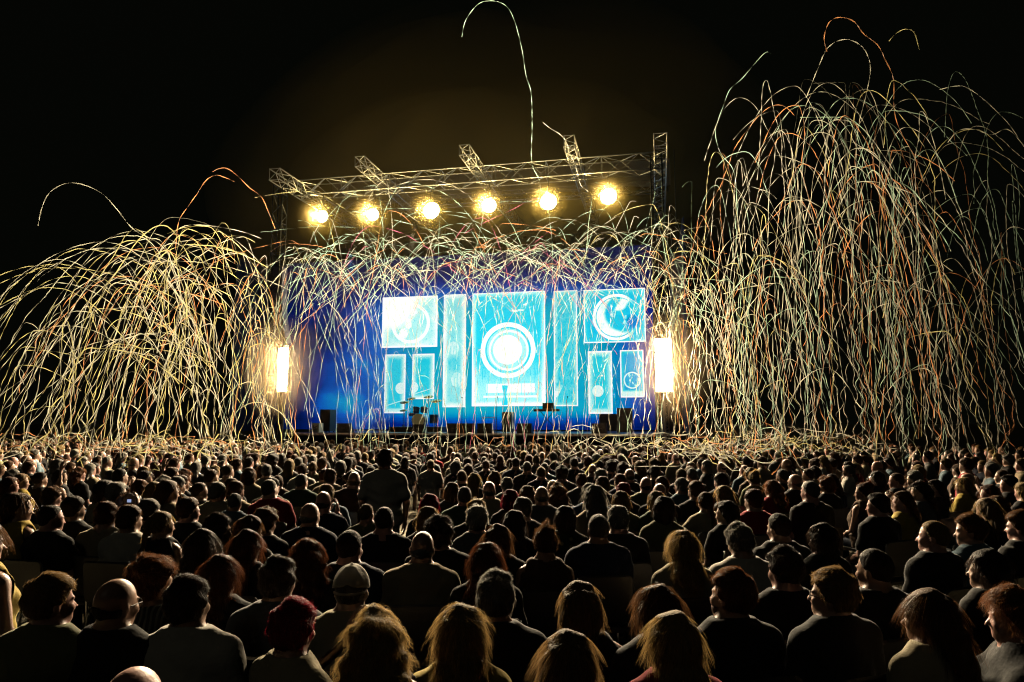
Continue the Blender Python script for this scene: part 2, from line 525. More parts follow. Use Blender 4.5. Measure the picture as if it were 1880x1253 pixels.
def pic_left_square(u, v, n, w, h):
    fr, gl = frame_glow(u, v, w, h, 0.10, 0.5)
    x, y = (u - 0.52) * w, (v - 0.47) * h
    d = hyp(x, y)
    base = 0.66 + n(5, 4) * 0.22
    bright = (1 - hyp(u - 0.12, v - 0.86).step(0.15, 0.62)) * 0.5
    f = base + bright + gl * 0.1
    f = f.max(ringmask(d, 1.03, 0.09) * 0.98)
    nz = n(5, 5, 1.5, 1.5, 6.0)
    f = f.max((1 - hyp(x + 0.12, y * 0.7).step(0.10, 0.62)) * (0.55 + nz * 0.85)).max((1 - hyp(x + 0.40, (y + 0.55) * 0.8).step(0.16, 0.55)) * (0.6 + nz * 0.8))
    f = f.max((1 - hyp(x * 0.8 - 0.1, y - 0.62).step(0.15, 0.6)) * (0.55 + nz * 0.8))
    f = f - n(13, 4, 1.4, 0.8, 3.0).step(0.60, 0.74) * 0.18
    return f.max(fr), CYAN, 1.15

def pic_right_square(u, v, n, w, h):
    fr, gl = frame_glow(u, v, w, h, 0.06, 0.28)
    x, y = (u - 0.53) * w, (v - 0.47) * h
    d = hyp(x, y)
    f = 0.30 + n(6, 4) * 0.34 + gl * 0.15
    side = (1 - (x - 0.25).step(0.1, 0.8))
    f = f.max(ringmask(d, 1.14, 0.07) * (0.55 + side * 0.45))
    nz = 0.62 + n(5, 5, 1.5, 1.5, 2.0) * 0.62
    cres = (1 - d.step(0.98, 1.10)) * hyp(x - 0.42, y - 0.22).step(0.72, 1.12)
    f = f.max(cres * nz)
    wedge = (1 - (x * 0.8 - y * 0.55 + 0.10).abs().step(0.10, 0.42)) * (y * 1.0).step(0.05, 0.5) * (1 - d.step(1.0, 1.12))
    f = f.max(wedge * nz)
    f = f.max((1 - d.step(0.6, 1.1)) * n(7, 6, 2.0, 0.9, 7.0).step(0.46, 0.66) * 0.84)
    f = f - (1 - hyp(x - 0.85, y + 0.25).step(0.2, 0.5)) * 0.35
    return f.max(fr), CYAN, 1.1

def pic_tall_left(u, v, n, w, h):
    fr, gl = frame_glow(u, v, w, h, 0.06, 0.38)
    f = 0.60 + n(4, 4, 1.0, 3.0) * 0.22 + gl * 0.22
    a = 1 - hyp((u - 0.45) * w, (v - 0.52) * h * 0.9).step(0.3, 0.42)
    b = 1 - hyp((u - 0.62) * w, (v - 0.24) * h * 0.8).step(0.3, 0.44)
    hole = 1 - hyp((u - 0.5) * w, (v - 0.38) * h).step(0.22, 0.55)
    f = (f - hole * 0.22 * n(6, 3, 1.0, 2.0, 4.0)).max(a * (0.5 + n(7, 4, 2.0, 2.0) * 0.62)).max(b * (0.55 + n(5, 3, 2.0, 2.0, 3.0) * 0.5))
    return f.max(fr), CYAN, 1.05

def pic_centre(u, v, n, w, h):
    fr, gl = frame_glow(u, v, w, h, 0.05, 0.32)
    x, y = (u - 0.49) * w, (v - 0.49) * h
    d = hyp(x, y)
    f = 0.46 + n(5, 4) * 0.12 + gl * 0.28 + (1 - v.step(0.1, 0.5)) * 0.22
    top = (1 - (v - 0.86).abs().step(0.02, 0.10)) * n(9, 5, 1.0, 3.0, 4.0).step(0.47, 0.66) * 0.92
    f = f.max(top * (1 - (u - 0.52).abs().step(0.25, 0.42)))
    f = f.max((1 - d.step(1.10, 1.30)) * (0.66 + n(9, 3, seed=3.0) * 0.16))
    f = f.max(ringmask(hyp(x - 0.02, y + 0.02), 1.37, 0.11, 0.05) * (0.84 + n(5, 3) * 0.26))
    f = f.max(ringmask(hyp(x - 0.06, y + 0.03), 1.03, 0.05, 0.05) * 0.94)
    f = f.max(1 - d.step(0.74, 0.94))
    spokes = n(14, 3, 4.0, 0.4, 8.0).step(0.55, 0.68) * (1 - (v - 0.35).step(0.0, 0.3)) * 0.14
    f = f - spokes
    # block letters and their shelf
    lx = (u - 0.53)
    band = (1 - (v - 0.155).abs().step(0.038, 0.042)) * (1 - lx.abs().step(0.325, 0.335))
    bars = X.m("SINE", u * 95.0).step(0.80, 0.95) * n(11, 0, 1.0, 0.0, 1.0).step(0.46, 0.52)
    f = f.max(band * (0.97 - bars * 0.25))
    shelf = (1 - (v - 0.082).abs().step(0.006, 0.02)) * (1 - lx.abs().step(0.36, 0.42))
    f = f.max(shelf * 0.92)
    wdt = 0.028 + X.m("SINE", v * 42.0 + 0.6) * 0.010
    vase = (1 - X.m("SUBTRACT", (u - 0.455).abs(), wdt).step(-0.004, 0.004)) * (1 - (v - 0.09).abs().step(0.085, 0.095))
    f = f * (1 - vase) + vase * 0.52
    return f.max(fr), CYAN, 1.25

def pic_tall_right(u, v, n, w, h):
    fr, gl = frame_glow(u, v, w, h, 0.06, 0.26)
    f = 0.46 + n(5, 4, 1.0, 3.0, 5.0) * 0.24 + gl * 0.22
    sh = 1 - ((v - 0.12) * h * 0.55 - u * w + 0.15).abs().step(0.12, 0.26)
    f = f.max(sh * (1 - v.step(0.1, 0.34)) * 0.9)
    f = f - n(9, 4, 1.4, 2.6, 9.0).step(0.55, 0.72) * 0.22
    return f.max(fr), CYAN, 1.0

def pic_small(cx, cy, r, seed, streak=True, dark=0.0):
    def fn(u, v, n, w, h):
        fr, gl = frame_glow(u, v, w, h, 0.07, 0.36)
        f = 0.46 - dark + n(4, 4, 1.0, 2.0, seed) * 0.16 + gl * 0.36
        d = hyp((u - cx) * w, (v - cy) * h)
        f = f.max((1 - d.step(r, r + 0.05)) * 0.86)
        if streak:
            s = 1 - ((v - 0.17) * h - (u - 0.5) * w * 0.3).abs().step(0.01, 0.06)
            f = f.max(s * 0.82)
        f = f.max((1 - v.step(0.05, 0.16)) * 0.8)
        return f.max(fr), CYAN, 1.0
    return fn

def pic_globe(u, v, n, w, h):
    fr, gl = frame_glow(u, v, w, h, 0.07, 0.30)
    f = 0.18 + n(5, 4, 3.0, 0.6, 2.0) * 0.3 + gl * 0.3
    d = hyp((u - 0.5) * w, (v - 0.36) * h)
    f = f.max((1 - d.step(0.36, 0.42)) * n(9, 5).step(0.35, 0.7) * 0.9).max(ringmask(d, 0.4, 0.03) * 0.85)
    f = f.max((1 - v.step(0.1, 0.22)) * 0.85)
    return f.max(fr), CYAN, 1.0

image_panel("picture_ring_pale", (702, 545, 803, 638), pic_left_square, "white square picture with a pale ring, upper left of the video wall")
image_panel("picture_ring_blue", (1072, 531, 1185, 629), pic_right_square, "square picture with a white ring on blue, upper right of the video wall")
image_panel("picture_tall_shells", (814, 541, 855, 748), pic_tall_left, "tall narrow pale cyan picture between pale square and centre picture")
image_panel("picture_centre_disc", (867, 537, 1001, 746), pic_centre, "large centre picture with a white disc in rings over block letters")
image_panel("picture_tall_stripe", (1017, 534, 1060, 746), pic_tall_right, "tall narrow blue picture to the right of the centre picture")
image_panel("picture_long_bulb", (706, 651, 744, 759), pic_small(0.80, 0.42, 0.30, 0.0), "long picture under the pale square, reaching lowest")
image_panel("picture_short_bulb", (757, 650, 797, 733), pic_small(0.04, 0.26, 0.30, 3.0), "short picture under the pale square")
image_panel("picture_long_dome", (1080, 645, 1124, 760), pic_small(0.40, 0.36, 0.28, 6.0, False), "long picture under the blue ring picture, reaching lowest")
image_panel("picture_short_globe", (1139, 643, 1182, 730), pic_globe, "short picture with a round net under the blue ring picture")

# ------------------------------------------------------------------ lamps
LAMPC = (1.0, 0.76, 0.26)
M["lens"] = emitter("hot_lens", (1.0, 0.92, 0.55), 20.0)
M["lens_side"] = emitter("hot_column_lens", (1.0, 0.88, 0.58), 16.0)

def floodlight(px, py, label, P, rad):
    p = at_d(px, py, D_FRONT - 0.35)
    e = empty("round_floodlight", p, SROT)
    tag(e, label, "floodlight", "six floodlights under the front truss")
    # local -y faces the audience
    Rm = np.array([[1, 0, 0], [0, 0, -1.0], [0, 1.0, 0]])     # lathe z -> -y
    MB().lathe([(0.02, -0.34), (0.14, -0.33), (0.22, -0.22), (rad + 0.05, -0.04), (rad + 0.06, 0.03), (rad + 0.015, 0.03), (rad, 0.0)], 28, Rm).build("housing", M["black"], e, True)
    MB().lathe([(0.0001, 0.05), (rad * 0.5, 0.04), (rad * 0.9, 0.016), (rad, 0.0)], 28, Rm).build("lens", M["lens"], e, True)
    hy = h_f - 0.38 - p.z
    MB().tube([(-rad - 0.1, 0.05, 0), (-rad - 0.1, 0.05, rad + 0.16), (rad + 0.1, 0.05, rad + 0.16), (rad + 0.1, 0.05, 0)], 0.018).tube([(0, 0.05, rad + 0.16), (0, 0.05, hy)], 0.03).build("yoke", M["darksteel"], e)
    ld = bpy.data.lights.new("flood_bulb", "POINT")
    ld.energy = P * 0.030; ld.color = LAMPC; ld.shadow_soft_size = 0.2
    lo = bpy.data.objects.new("flood_bulb", ld); C.objects.link(lo); lo.parent = e; lo.location = (0, -0.15, 0)
    sd = bpy.data.lights.new("flood_beam", "SPOT")
    sd.energy = P; sd.color = (1.0, 0.80, 0.52); sd.shadow_soft_size = 0.32; sd.spot_size = math.radians(96); sd.spot_blend = 0.45
    so_ = bpy.data.objects.new("flood_beam", sd); C.objects.link(so_); so_.parent = e; so_.location = (0, -0.26, 0); so_.rotation_euler = (-math.radians(90 - 9), 0, 0)
    return e

ords = ["first floodlight from the left under the front truss", "second floodlight from the left under the front truss",
        "third floodlight from the left under the front truss", "fourth floodlight from the left, third from the right corner tower",
        "fifth floodlight from the left under the front truss", "last floodlight on the right, next to the corner tower"]
for (px, py, rad), lb in zip([(592, 398, .26), (685, 395, .26), (792, 387, .36), (898, 378, .30), (1007, 371, .34), (1117, 361, .33)], ords):
    floodlight(px, py, "glowing yellow round " + lb, 13500, rad)

def light_column(px0, py0, px1, py1, d, cols, rows, label, P, turn):
    a, b = at_d(px0, py0, d), at_d(px1, py1, d)
    w = rr(b) - rr(a); h = a.z - b.z
    base = S((rr(a) + rr(b)) / 2, d, 0)
    e = empty("light_column", base, SROT + turn)
    tag(e, label, "light column", "blinding light columns at the stage sides")
    z0 = b.z
    MB().box((0, 0.12, z0 + h / 2), (w + 0.1, 0.2, h + 0.1)).build("frame", M["black"], e)
    MB().tube([(0, 0.14, 0), (0, 0.14, z0)], 0.06, 10).build("mast", M["darksteel"], e, True)
    MB().box((0, 0.14, 0.03), (1.0, 1.0, 0.06)).build("base_plate", M["darksteel"], e)
    cw, ch = w / cols, h / rows
    r = min(cw, ch) / 2 * 0.93
    Rm = np.array([[1, 0, 0], [0, 0, -1.0], [0, 1.0, 0]])
    for i in range(cols):
        for j in range(rows):
            c = (-w/2 + (i + 0.5) * cw, 0.004, z0 + (j + 0.5) * ch)
            MB().lathe([(0.0001, 0.035), (r * 0.6, 0.028), (r, 0.0)], 14, Rm, c).build("lamp_cell", M["lens_side"], e, True)
    MB().box((0, 0.012, z0 + h / 2), (w * 0.98, 0.012, h * 0.99)).build("glow_plate", M["lens_side"], e)  # added glowing plate that merges the cells into one blown-out light
    ld = bpy.data.lights.new("column_glow", "AREA")
    ld.shape = "RECTANGLE"; ld.size = w; ld.size_y = h; ld.energy = P; ld.color = (1.0, 0.74, 0.48); ld.spread = math.radians(170)
    lo = bpy.data.objects.new("column_glow", ld); C.objects.link(lo); lo.parent = e
    lo.location = (0, -0.06, z0 + h / 2); lo.rotation_euler = (-math.pi / 2, 0, 0)
    return e
light_column(511, 639, 527, 719, 27.0, 2, 10, "thin blinding light column beside the left edge of the stage", 2400, math.radians(-4))
light_column(1202, 622, 1235, 720, 26.6, 3, 8, "wide blinding light column beside the right edge of the stage", 2900, math.radians(6))

# small blue wash heads under the roof
def wash_head(px, py, d, target, label, P, col, ang):
    p = at_d(px, py, d)
    e = empty("wash_light", p, SROT); tag(e, label, "spotlight", "small wash lights under the roof")
    v = (Vector(target) - p).normalized()
    q = v.to_track_quat("-Z", "Y")
    Rw = np.array(Matrix.Rotation(-SROT, 3, "Z") @ q.to_matrix())
    Rl = Rw @ np.diag([1, 1, -1.0])
    MB().lathe([(0.02, -0.2), (0.11, -0.18), (0.13, 0.0), (0.13, 0.12), (0.11, 0.12), (0.10, 0.08)], 18, Rl).build("head", M["black"], e, True)
    MB().lathe([(0.0001, 0.09), (0.10, 0.08)], 18, Rl).build("lens", emitter("wash_lens", col, 5), e, True)
    MB().tube([(-0.16, 0, 0), (-0.16, 0, 0.22), (0.16, 0, 0.22), (0.16, 0, 0)], 0.02).build("yoke", M["darksteel"], e)
    ld = bpy.data.lights.new("wash_beam", "SPOT"); ld.energy = P; ld.color = col; ld.spot_size = math.radians(ang); ld.spot_blend = 0.6; ld.shadow_soft_size = 0.05
    lo = bpy.data.objects.new("wash_beam", ld); C.objects.link(lo); lo.parent = e
    lo.matrix_local = Matrix.Rotation(-SROT, 4, "Z") @ q.to_matrix().to_4x4()
    lo.location = Vector(Matrix.Rotation(-SROT, 3, "Z") @ (v * 0.16))
wash_head(565, 470, 31.0, at_d(600, 780, 33.5), "blue wash light over the left wing", 500, (0.05, 0.16, 1.0), 34)
wash_head(640, 455, 31.0, at_d(690, 790, 33.5), "blue wash light between the first two floodlights", 2600, (0.05, 0.25, 1.0), 34)
wash_head(718, 418, 31.0, at_d(735, 500, 33), "small white wash light beside the third floodlight", 1200, (0.8, 0.85, 1.0), 22)
wash_head(760, 416, 31.0, at_d(750, 500, 33), "small white wash light nearest the third floodlight", 1200, (0.8, 0.85, 1.0), 22)
wash_head(1160, 440, 31.0, at_d(1150, 780, 33.5), "blue wash light over the right wing", 700, (0.05, 0.18, 1.0), 34)
# ------------------------------------------------------------------ hanging loudspeaker arrays
M["cab"] = material("violet_lit_grille", (0.30, 0.28, 0.42), 0.5, 0.3, noise=0.5, nscale=14, bump=0.5, bscale=60)  # violet stage light on the black cabinets is put into this colour
def line_array(px, py0, py1, d, n, lean, label):
    top, bot = at_d(px, py0, d), at_d(px, py1, d)
    e = empty("speaker_array", S(rr(top), d, bot.z), SROT)
    tag(e, label, "loudspeaker", "hanging loudspeaker arrays")
    H = top.z - bot.z; ch = H / n
    y, a = 0.0, 0.0
    z = H
    for k in range(n):
        a = (k / n) ** 2 * 0.5
        c = (lean * (k / n) ** 2, y, z - ch / 2)
        Rm = np.array(Matrix.Rotation(a, 3, "X"))
        cab = MB().box(c, (0.50, 0.42, ch * 0.94), Rm).build("cabinet", M["cab"], e)
        y += math.sin(a) * ch; z -= ch * math.cos(a)
    MB().box((0, 0, H + 0.08), (0.54, 0.5, 0.07)).tube([(0, 0, H + 0.1), (0, 0, H_ROOF - bot.z)], 0.02).build("fly_frame", M["darksteel"], e)
line_array(514, 492, 632, 27.4, 12, 0.12, "curved column of hanging loudspeakers above the thin light column")
line_array(1243, 470, 606, 27.4, 12, -0.12, "curved column of hanging loudspeakers above the wide light column")

# ------------------------------------------------------------------ things on the stage
def on_deck(px, d, h=DECK_H):
    v = ray(px, 790); t = d / v.dot(SD); p = CAMP + v * t
    return Vector((p.x, p.y, h))

def monitor_wedge(px, d, s, label):
    e = empty("monitor_wedge", on_deck(px, d), SROT); tag(e, label, "loudspeaker", "floor monitors along the stage edge")
    w, h, dp = 0.62 * s, 0.42 * s, 0.5 * s
    V = [[-w/2,0,0],[w/2,0,0],[w/2,dp,0],[-w/2,dp,0],[-w/2,-0.02,h],[w/2,-0.02,h],[w/2,dp*0.35,h],[-w/2,dp*0.35,h]]
    obj("cabinet", mesh_from("cabinet", V, [[[0,3,2,1],[4,5,6,7],[0,1,5,4],[1,2,6,5],[2,3,7,6],[3,0,4,7]]], False), M["plastic"], e)
    MB().box((0, -0.035, h * 0.5), (w * 0.3, 0.02, 0.04)).build("handle", M["darksteel"], e)
    n = Vector((0, dp * 0.65, h)).normalized()
    G = [[-w*.44, dp*.97, 0.04], [w*.44, dp*.97, 0.04], [w*.44, dp*.40, h*.93], [-w*.44, dp*.40, h*.93]]
    G = np.array(G) + np.array([0, 0.022, 0.016])
    obj("grille", mesh_from("grille", G, [[[0,1,2,3]]], False), M["darksteel"], e)
wl = ["floor monitor at the far left of the stage edge", "floor monitor before the drum kit", "floor monitor left of the centre pair",
      "floor monitor right of the centre pair", "floor monitor beside the tall black case", "floor monitor under the tall stripe picture", "floor monitor at the right of the stage edge"]
for (px, s), lb in zip([(630, 1.0), (768, 0.9), (833, 1.0), (858, 1.0), (889, 1.0), (962, 1.0), (1100, 1.0)], wl):
    monitor_wedge(px, D_FRONT + 0.5, s, "black " + lb)

def equip_rack(px, d, w, h, label, dp=0.6):
    e = empty("equipment_rack", on_deck(px, d), SROT); tag(e, label, "rack")
    MB().box((0, dp/2, h/2 + 0.05), (w, dp, h)).build("case", M["plastic"], e)
    for z in np.arange(0.2, h - 0.1, 0.22):
        MB().box((0, -0.008, z), (w * 0.86, 0.014, 0.17)).build("rack_unit", M["black"], e)
    for sx in (-1, 1):
        for sy in (0.08, dp - 0.08):
            MB().lathe([(0.025, -0.02), (0.025, 0.02)], 10, np.array([[0,0,1],[0,1,0],[-1,0,0.0]]), (sx*(w/2-.06), sy, 0.026)).build("caster", M["black"], e)
equip_rack(930, D_FRONT + 0.9, 0.42, 0.86, "tall black case standing upright at the stage centre")
equip_rack(1147, D_FRONT + 0.6, 0.62, 1.0, "black rack at the right of the stage under the short globe picture")
equip_rack(1118, D_FRONT + 4.0, 0.9, 0.8, "wide black amplifier case behind the right floor monitor")
equip_rack(596, D_FRONT + 1.2, 0.5, 1.0, "tall dark rack in the left wing by the blue drape")

# drum kit
dk = empty("drum_kit", on_deck(770, D_FRONT + 4.0), SROT); tag(dk, "drum kit with cymbals on the left of the stage before the video wall", "drum kit")
def drum(name, c, r, depth, M3, hoop=True):
    o = MB().lathe([(0.0001, -depth/2), (r, -depth/2), (r, depth/2), (0.0001, depth/2)], 28, M3, c).build(name, M["drum"], dk, False)
    MB().lathe([(0.0001, depth/2 + 0.006), (r * 0.97, depth/2 + 0.006)], 28, M3, c).build("drum_head", M["skinhead"], o)
    if hoop: MB().lathe([(r, depth/2 - 0.02), (r + 0.015, depth/2 - 0.02), (r + 0.015, depth/2 + 0.012), (r, depth/2 + 0.012)], 28, M3, c).build("hoop", M["chrome"], o)
front = np.array([[1, 0, 0], [0, 0, -1.0], [0, 1.0, 0]])
tilt = lambda a: np.array(Matrix.Rotation(a, 3, "X"))
drum("bass_drum", (0, 0, 0.56), 0.32, 0.45, front)
drum("tom", (-0.2, 0.05, 1.06), 0.17, 0.22, tilt(-0.3)); drum("tom", (0.2, 0.05, 1.06), 0.17, 0.22, tilt(-0.3))
drum("floor_tom", (0.62, 0.35, 0.62), 0.22, 0.42, np.eye(3)); drum("snare_drum", (-0.5, 0.4, 0.84), 0.19, 0.15, np.eye(3))
for cx, cyy, cz, cr in [(-0.85, 0.15, 1.45, 0.25), (0.8, 0.1, 1.5, 0.27), (-0.45, 0.0, 1.62, 0.22), (0.45, -0.02, 1.7, 0.24), (-1.0, 0.4, 1.05, 0.19)]:
    s = MB().tube([(cx, cyy, 0), (cx, cyy, cz)], 0.014).tube([(cx, cyy, 0.35), (cx + 0.25, cyy + .1, 0)], 0.012).tube([(cx, cyy, 0.35), (cx - 0.25, cyy + .1, 0)], 0.012).tube([(cx, cyy, 0.35), (cx, cyy - .25, 0)], 0.012).build("cymbal_stand", M["chrome"], dk)
    MB().lathe([(0.02, 0.04), (0.05, 0.025), (cr, 0.0), (cr, -0.003), (0.03, 0.02)], 26, tilt(0.35), (cx, cyy, cz)).build("cymbal", M["brass"], s, True)
MB().box((0, 0.35, 0.12), (2.7, 2.0, 0.24)).build("riser", M["deck"], dk)

# keyboard on its stand
kb = empty("keyboard_stand", on_deck(1004, D_FRONT + 2.6), SROT); tag(kb, "black keyboard on a crossed stand under the tall stripe picture", "keyboard")
MB().box((0, 0.0, 1.0), (1.15, 0.36, 0.1)).build("keyboard_case", M["plastic"], kb)
MB().box((0, 0.06, 1.055), (1.08, 0.16, 0.012)).build("keys", M["skinhead"], kb)
for s in (-1, 1):
    MB().tube([(s*.5, .1, .02), (-s*.3, .1, .95)], 0.018).build("stand_leg", M["darksteel"], kb)
MB().box((0.05, 0.15, 1.2), (0.5, 0.24, 0.28)).build("mixer", M["plastic"], kb)
# table with drinks
tb = empty("side_table", on_deck(898, D_FRONT + 2.2), SROT); tag(tb, "small pale table on stage left of the tall black case", "table")
MB().box((0, 0, 0.68), (0.62, 0.4, 0.03)).build("table_top", M["alu"], tb)
for sx in (-1, 1):
    for sy in (-1, 1):
        MB().tube([(sx*.28, sy*.17, 0), (sx*.28, sy*.17, .67)], 0.014).build("leg", M["alu"], tb)
# microphone stands
for px, d, lb in [(912, 1.2, "microphone stand beside the small pale table"), (1040, 1.6, "microphone stand right of the keyboard"), (700, 2.0, "microphone stand between wing and drum kit"), (848, 1.5, "microphone stand behind the centre floor monitors")]:
    e = empty("microphone_stand", on_deck(px, D_FRONT + d), SROT); tag(e, "thin dark " + lb, "microphone")
    MB().tube([(0, 0, 0.02), (0, 0, 1.35)], 0.012).tube([(0, 0, 1.33), (0.1, -.35, 1.52)], 0.01).build("pole", M["darksteel"], e)
    MB().lathe([(0.0001, 0.03), (0.14, 0.025), (0.15, 0.0)], 18).build("base", M["black"], e)
    MB().tube([(0.1, -.35, 1.52), (0.13, -.48, 1.55)], [0.015, 0.026], 8).build("microphone", M["black"], e)
# truck boxes and a white case in the left wing
e = empty("white_case", on_deck(579, D_FRONT + 0.3), SROT); tag(e, "small white flight case at the left end of the stage edge", "case")
MB().box((0, .2, .22), (.34, .4, .42)).build("body", M["skinhead"], e); MB().box((0, -.01, .24), (.22, .012, .2)).build("door", M["darksteel"], e)

# ------------------------------------------------------------------ smoke over the stage, and added halo puffs at the lamps (scattering volumes)
def smoke(name, c, radii, dens, col, aniso, label):
    n, m = 48, 24
    V = [[0, 0, -1.0]]
    for i in range(1, m):
        b = -math.pi/2 + math.pi * i / m
        for j in range(n):
            a = 2 * math.pi * j / n
            k = 1 + 0.06 * math.sin(3*a + 2*b) + 0.05 * math.sin(5*a - 3*b)
            V.append([math.cos(b)*math.cos(a)*k, math.cos(b)*math.sin(a)*k, math.sin(b)*k])
    V.append([0, 0, 1.0])
    Q = [[1+i*n+j, 1+i*n+(j+1) % n, 1+(i+1)*n+(j+1) % n, 1+(i+1)*n+j] for i in range(m-2) for j in range(n)]
    T = [[0, 1+(j+1) % n, 1+j] for j in range(n)] + [[len(V)-1, 1+(m-2)*n+j, 1+(m-2)*n+(j+1) % n] for j in range(n)]
    me = mesh_from(name, np.array(V) * np.array(radii), [Q, T])
    mt = bpy.data.materials.new(name); mt.use_nodes = True
    nt = mt.node_tree
    for k in list(nt.nodes): nt.nodes.remove(k)
    out = nt.nodes.new("ShaderNodeOutputMaterial"); pv = nt.nodes.new("ShaderNodeVolumePrincipled")
    pv.inputs["Color"].default_value = (*col, 1); pv.inputs["Density"].default_value = dens; pv.inputs["Anisotropy"].default_value = aniso
    nt.links.new(pv.outputs[0], out.inputs["Volume"])
    o = obj(name, me, mt, None, c, (0, 0, SROT)); o["kind"] = "stuff"; o["label"] = label; o["category"] = "smoke"
    return o
for rad_, dn_, nm_ in (((14.0, 2.6, 7.8), 0.034, "wide thin smoke drifting above the stage roof"), ((9.5, 2.0, 3.8), 0.036, "smoke hanging close above the roof trusses")):
    smoke("stage_smoke", S((R0 + R1) / 2 - 0.5, D_FRONT + 2.2, 14.2), rad_, dn_, (1.0, 0.74, 0.36), 0.0, nm_)
for (px_, py_), nm_ in zip([(592, 398), (685, 395), (792, 387), (898, 378), (1007, 371), (1117, 361)], ["first", "second", "third", "fourth", "fifth", "last"]):
    for rs_, dn_, wd_ in ((0.75, 0.050, "dense"), (1.15, 0.020, "thin"), (1.75, 0.009, "faint")):  # added puffs stand in for lens bloom, yellow put into their colour
        smoke("halo_puff", at_d(px_, py_ + 4, D_FRONT - 0.68), (rs_ * 1.05, 0.30 + rs_ * 0.2, rs_), dn_, (1.0, 0.74, 0.24), 0.1, wd_ + " added halo puff tinted yellow round the " + nm_ + " floodlight from the left")
for px_, nm_ in ((519, "added smoke puff for the glow of the thin light column"), (1219, "added smoke puff for the glow of the wide light column")):
    cc = at_d(px_, 674, 26.2)
    smoke("stage_smoke", cc, (1.9, 0.9, 2.2), 0.011, (1.0, 0.78, 0.45), 0.5, nm_)  # added volume that gives each column its halo
smoke("stage_smoke", at_d(640, 680, D_FRONT + 4.5), (3.4, 2.4, 3.6), 0.04, (0.9, 0.95, 1.0), 0.2, "blue lit smoke rolling in the left wing of the stage")

# ------------------------------------------------------------------ paper streamers
def smooth_noise(n, amp, freq, r):
    t = np.linspace(0, 1, n); o = np.zeros(n)
    for k in range(3):
        o += np.sin(t * freq * (1 + 0.9 * k) * 2 * math.pi * r.uniform(0.7, 1.3) + r.uniform(0, 6.28)) / (1 + k * 0.8)
    return o * amp

def ribbon(P, w, r, twist=1.2):
    P = np.asarray(P, float)
    n = len(P)
    T = np.gradient(P, axis=0); T /= np.linalg.norm(T, axis=1)[:, None] + 1e-9
    ref = np.array([0.0, 1.0, 0.12])
    B = np.cross(T, ref); B /= np.linalg.norm(B, axis=1)[:, None] + 1e-9
    Nn = np.cross(B, T)
    s = np.concatenate([[0], np.cumsum(np.linalg.norm(np.diff(P, axis=0), axis=1))])
    ph = r.uniform(0, 3.14) + twist * s + 1.1 * np.sin(s * r.uniform(0.8, 3.2) + r.uniform(0, 6))
    side = np.cos(ph)[:, None] * B + np.sin(ph)[:, None] * Nn
    V = np.concatenate([P - side * w / 2, P + side * w / 2])
    i = np.arange(n - 1)
    Q = np.stack([i, i + 1, n + i + 1, n + i], 1)
    return V, Q

def resample(P, step):
    P = np.asarray(P, float)
    d = np.linalg.norm(np.diff(P, axis=0), axis=1); s = np.concatenate([[0], np.cumsum(d)])
    n = max(6, int(s[-1] / step)); t = np.linspace(0, s[-1], n)
    return np.stack([np.interp(t, s, P[:, k]) for k in range(3)], 1), s[-1]

def arch(apex, dirx, Wl, Hl, Ws, Hs, depth_drift, r, wob=0.10, curl=0.0, ex=None):
    """long leg to one side, short leg to the other; world x is across the view, y depth"""
    tl = np.linspace(0, 1, 46) ** 1.5; ts = np.linspace(1, 0, 16) ** 1.5
    ex = r.uniform(0.42, 0.6) if ex is None else ex
    xl, zl = dirx * Wl * tl ** ex, -Hl * tl
    xs, zs = -dirx * Ws * ts ** 0.5, -Hs * ts
    x = np.concatenate([xs[:-1], xl]); z = np.concatenate([zs[:-1], zl])
    y = np.linspace(0, depth_drift, len(x))
    P = np.stack([x, y, z], 1)
    P, Ln = resample(P, 0.075)
    n = len(P); g = np.linspace(0, 1, n)
    k = max(1.0, Ln / 3.0)
    P[:, 0] += smooth_noise(n, wob * 0.8, k * 0.55, r) * (0.35 + g) + smooth_noise(n, wob * 0.16, k * 3.0, r) * g
    P[:, 1] += smooth_noise(n, wob, k * 0.6, r) * (0.35 + g)
    # kinks, stronger towards the hanging end
    kn = r.normal(0, 1, (n, 3)); kn = np.cumsum(kn, 0); kn -= np.linspace(0, 1, n)[:, None] * kn[-1]
    P += kn * 0.0055 * (0.3 + g[:, None])
    if curl:
        m = g > 1 - curl
        q = (g[m] - (1 - curl)) / curl
        f = r.uniform(3, 7) * 6.28 * curl * Ln / 4
        P[m, 0] += 0.10 * q * np.sin(q * f); P[m, 1] += 0.10 * q * np.cos(q * f)
    return P + np.array(apex)

STREAM = []        # (path, width, twist, colour, zone, label, group)
def put(P, w, col, zone, r, label=None, twist=None):
    STREAM.append([P, w, r.uniform(1.5, 9.0) * r.choice([-1, 1]) if twist is None else twist, col, zone, label])

rs = np.random.default_rng(5)
def pick(r, opts):
    names = [o[0] for o in opts]; p = np.array([o[1] for o in opts], float)
    return names[r.choice(len(names), p=p / p.sum())]
LEFTC = [("yellow", 5), ("cream", 6), ("orange", 1.0)]
MIDC = [("green", 6), ("cream", 3), ("orange", 1.0), ("pink", 0.4)]
RIGHTC = [("cream", 6), ("green", 3.5), ("orange", 1.7), ("yellow", 1.6)]

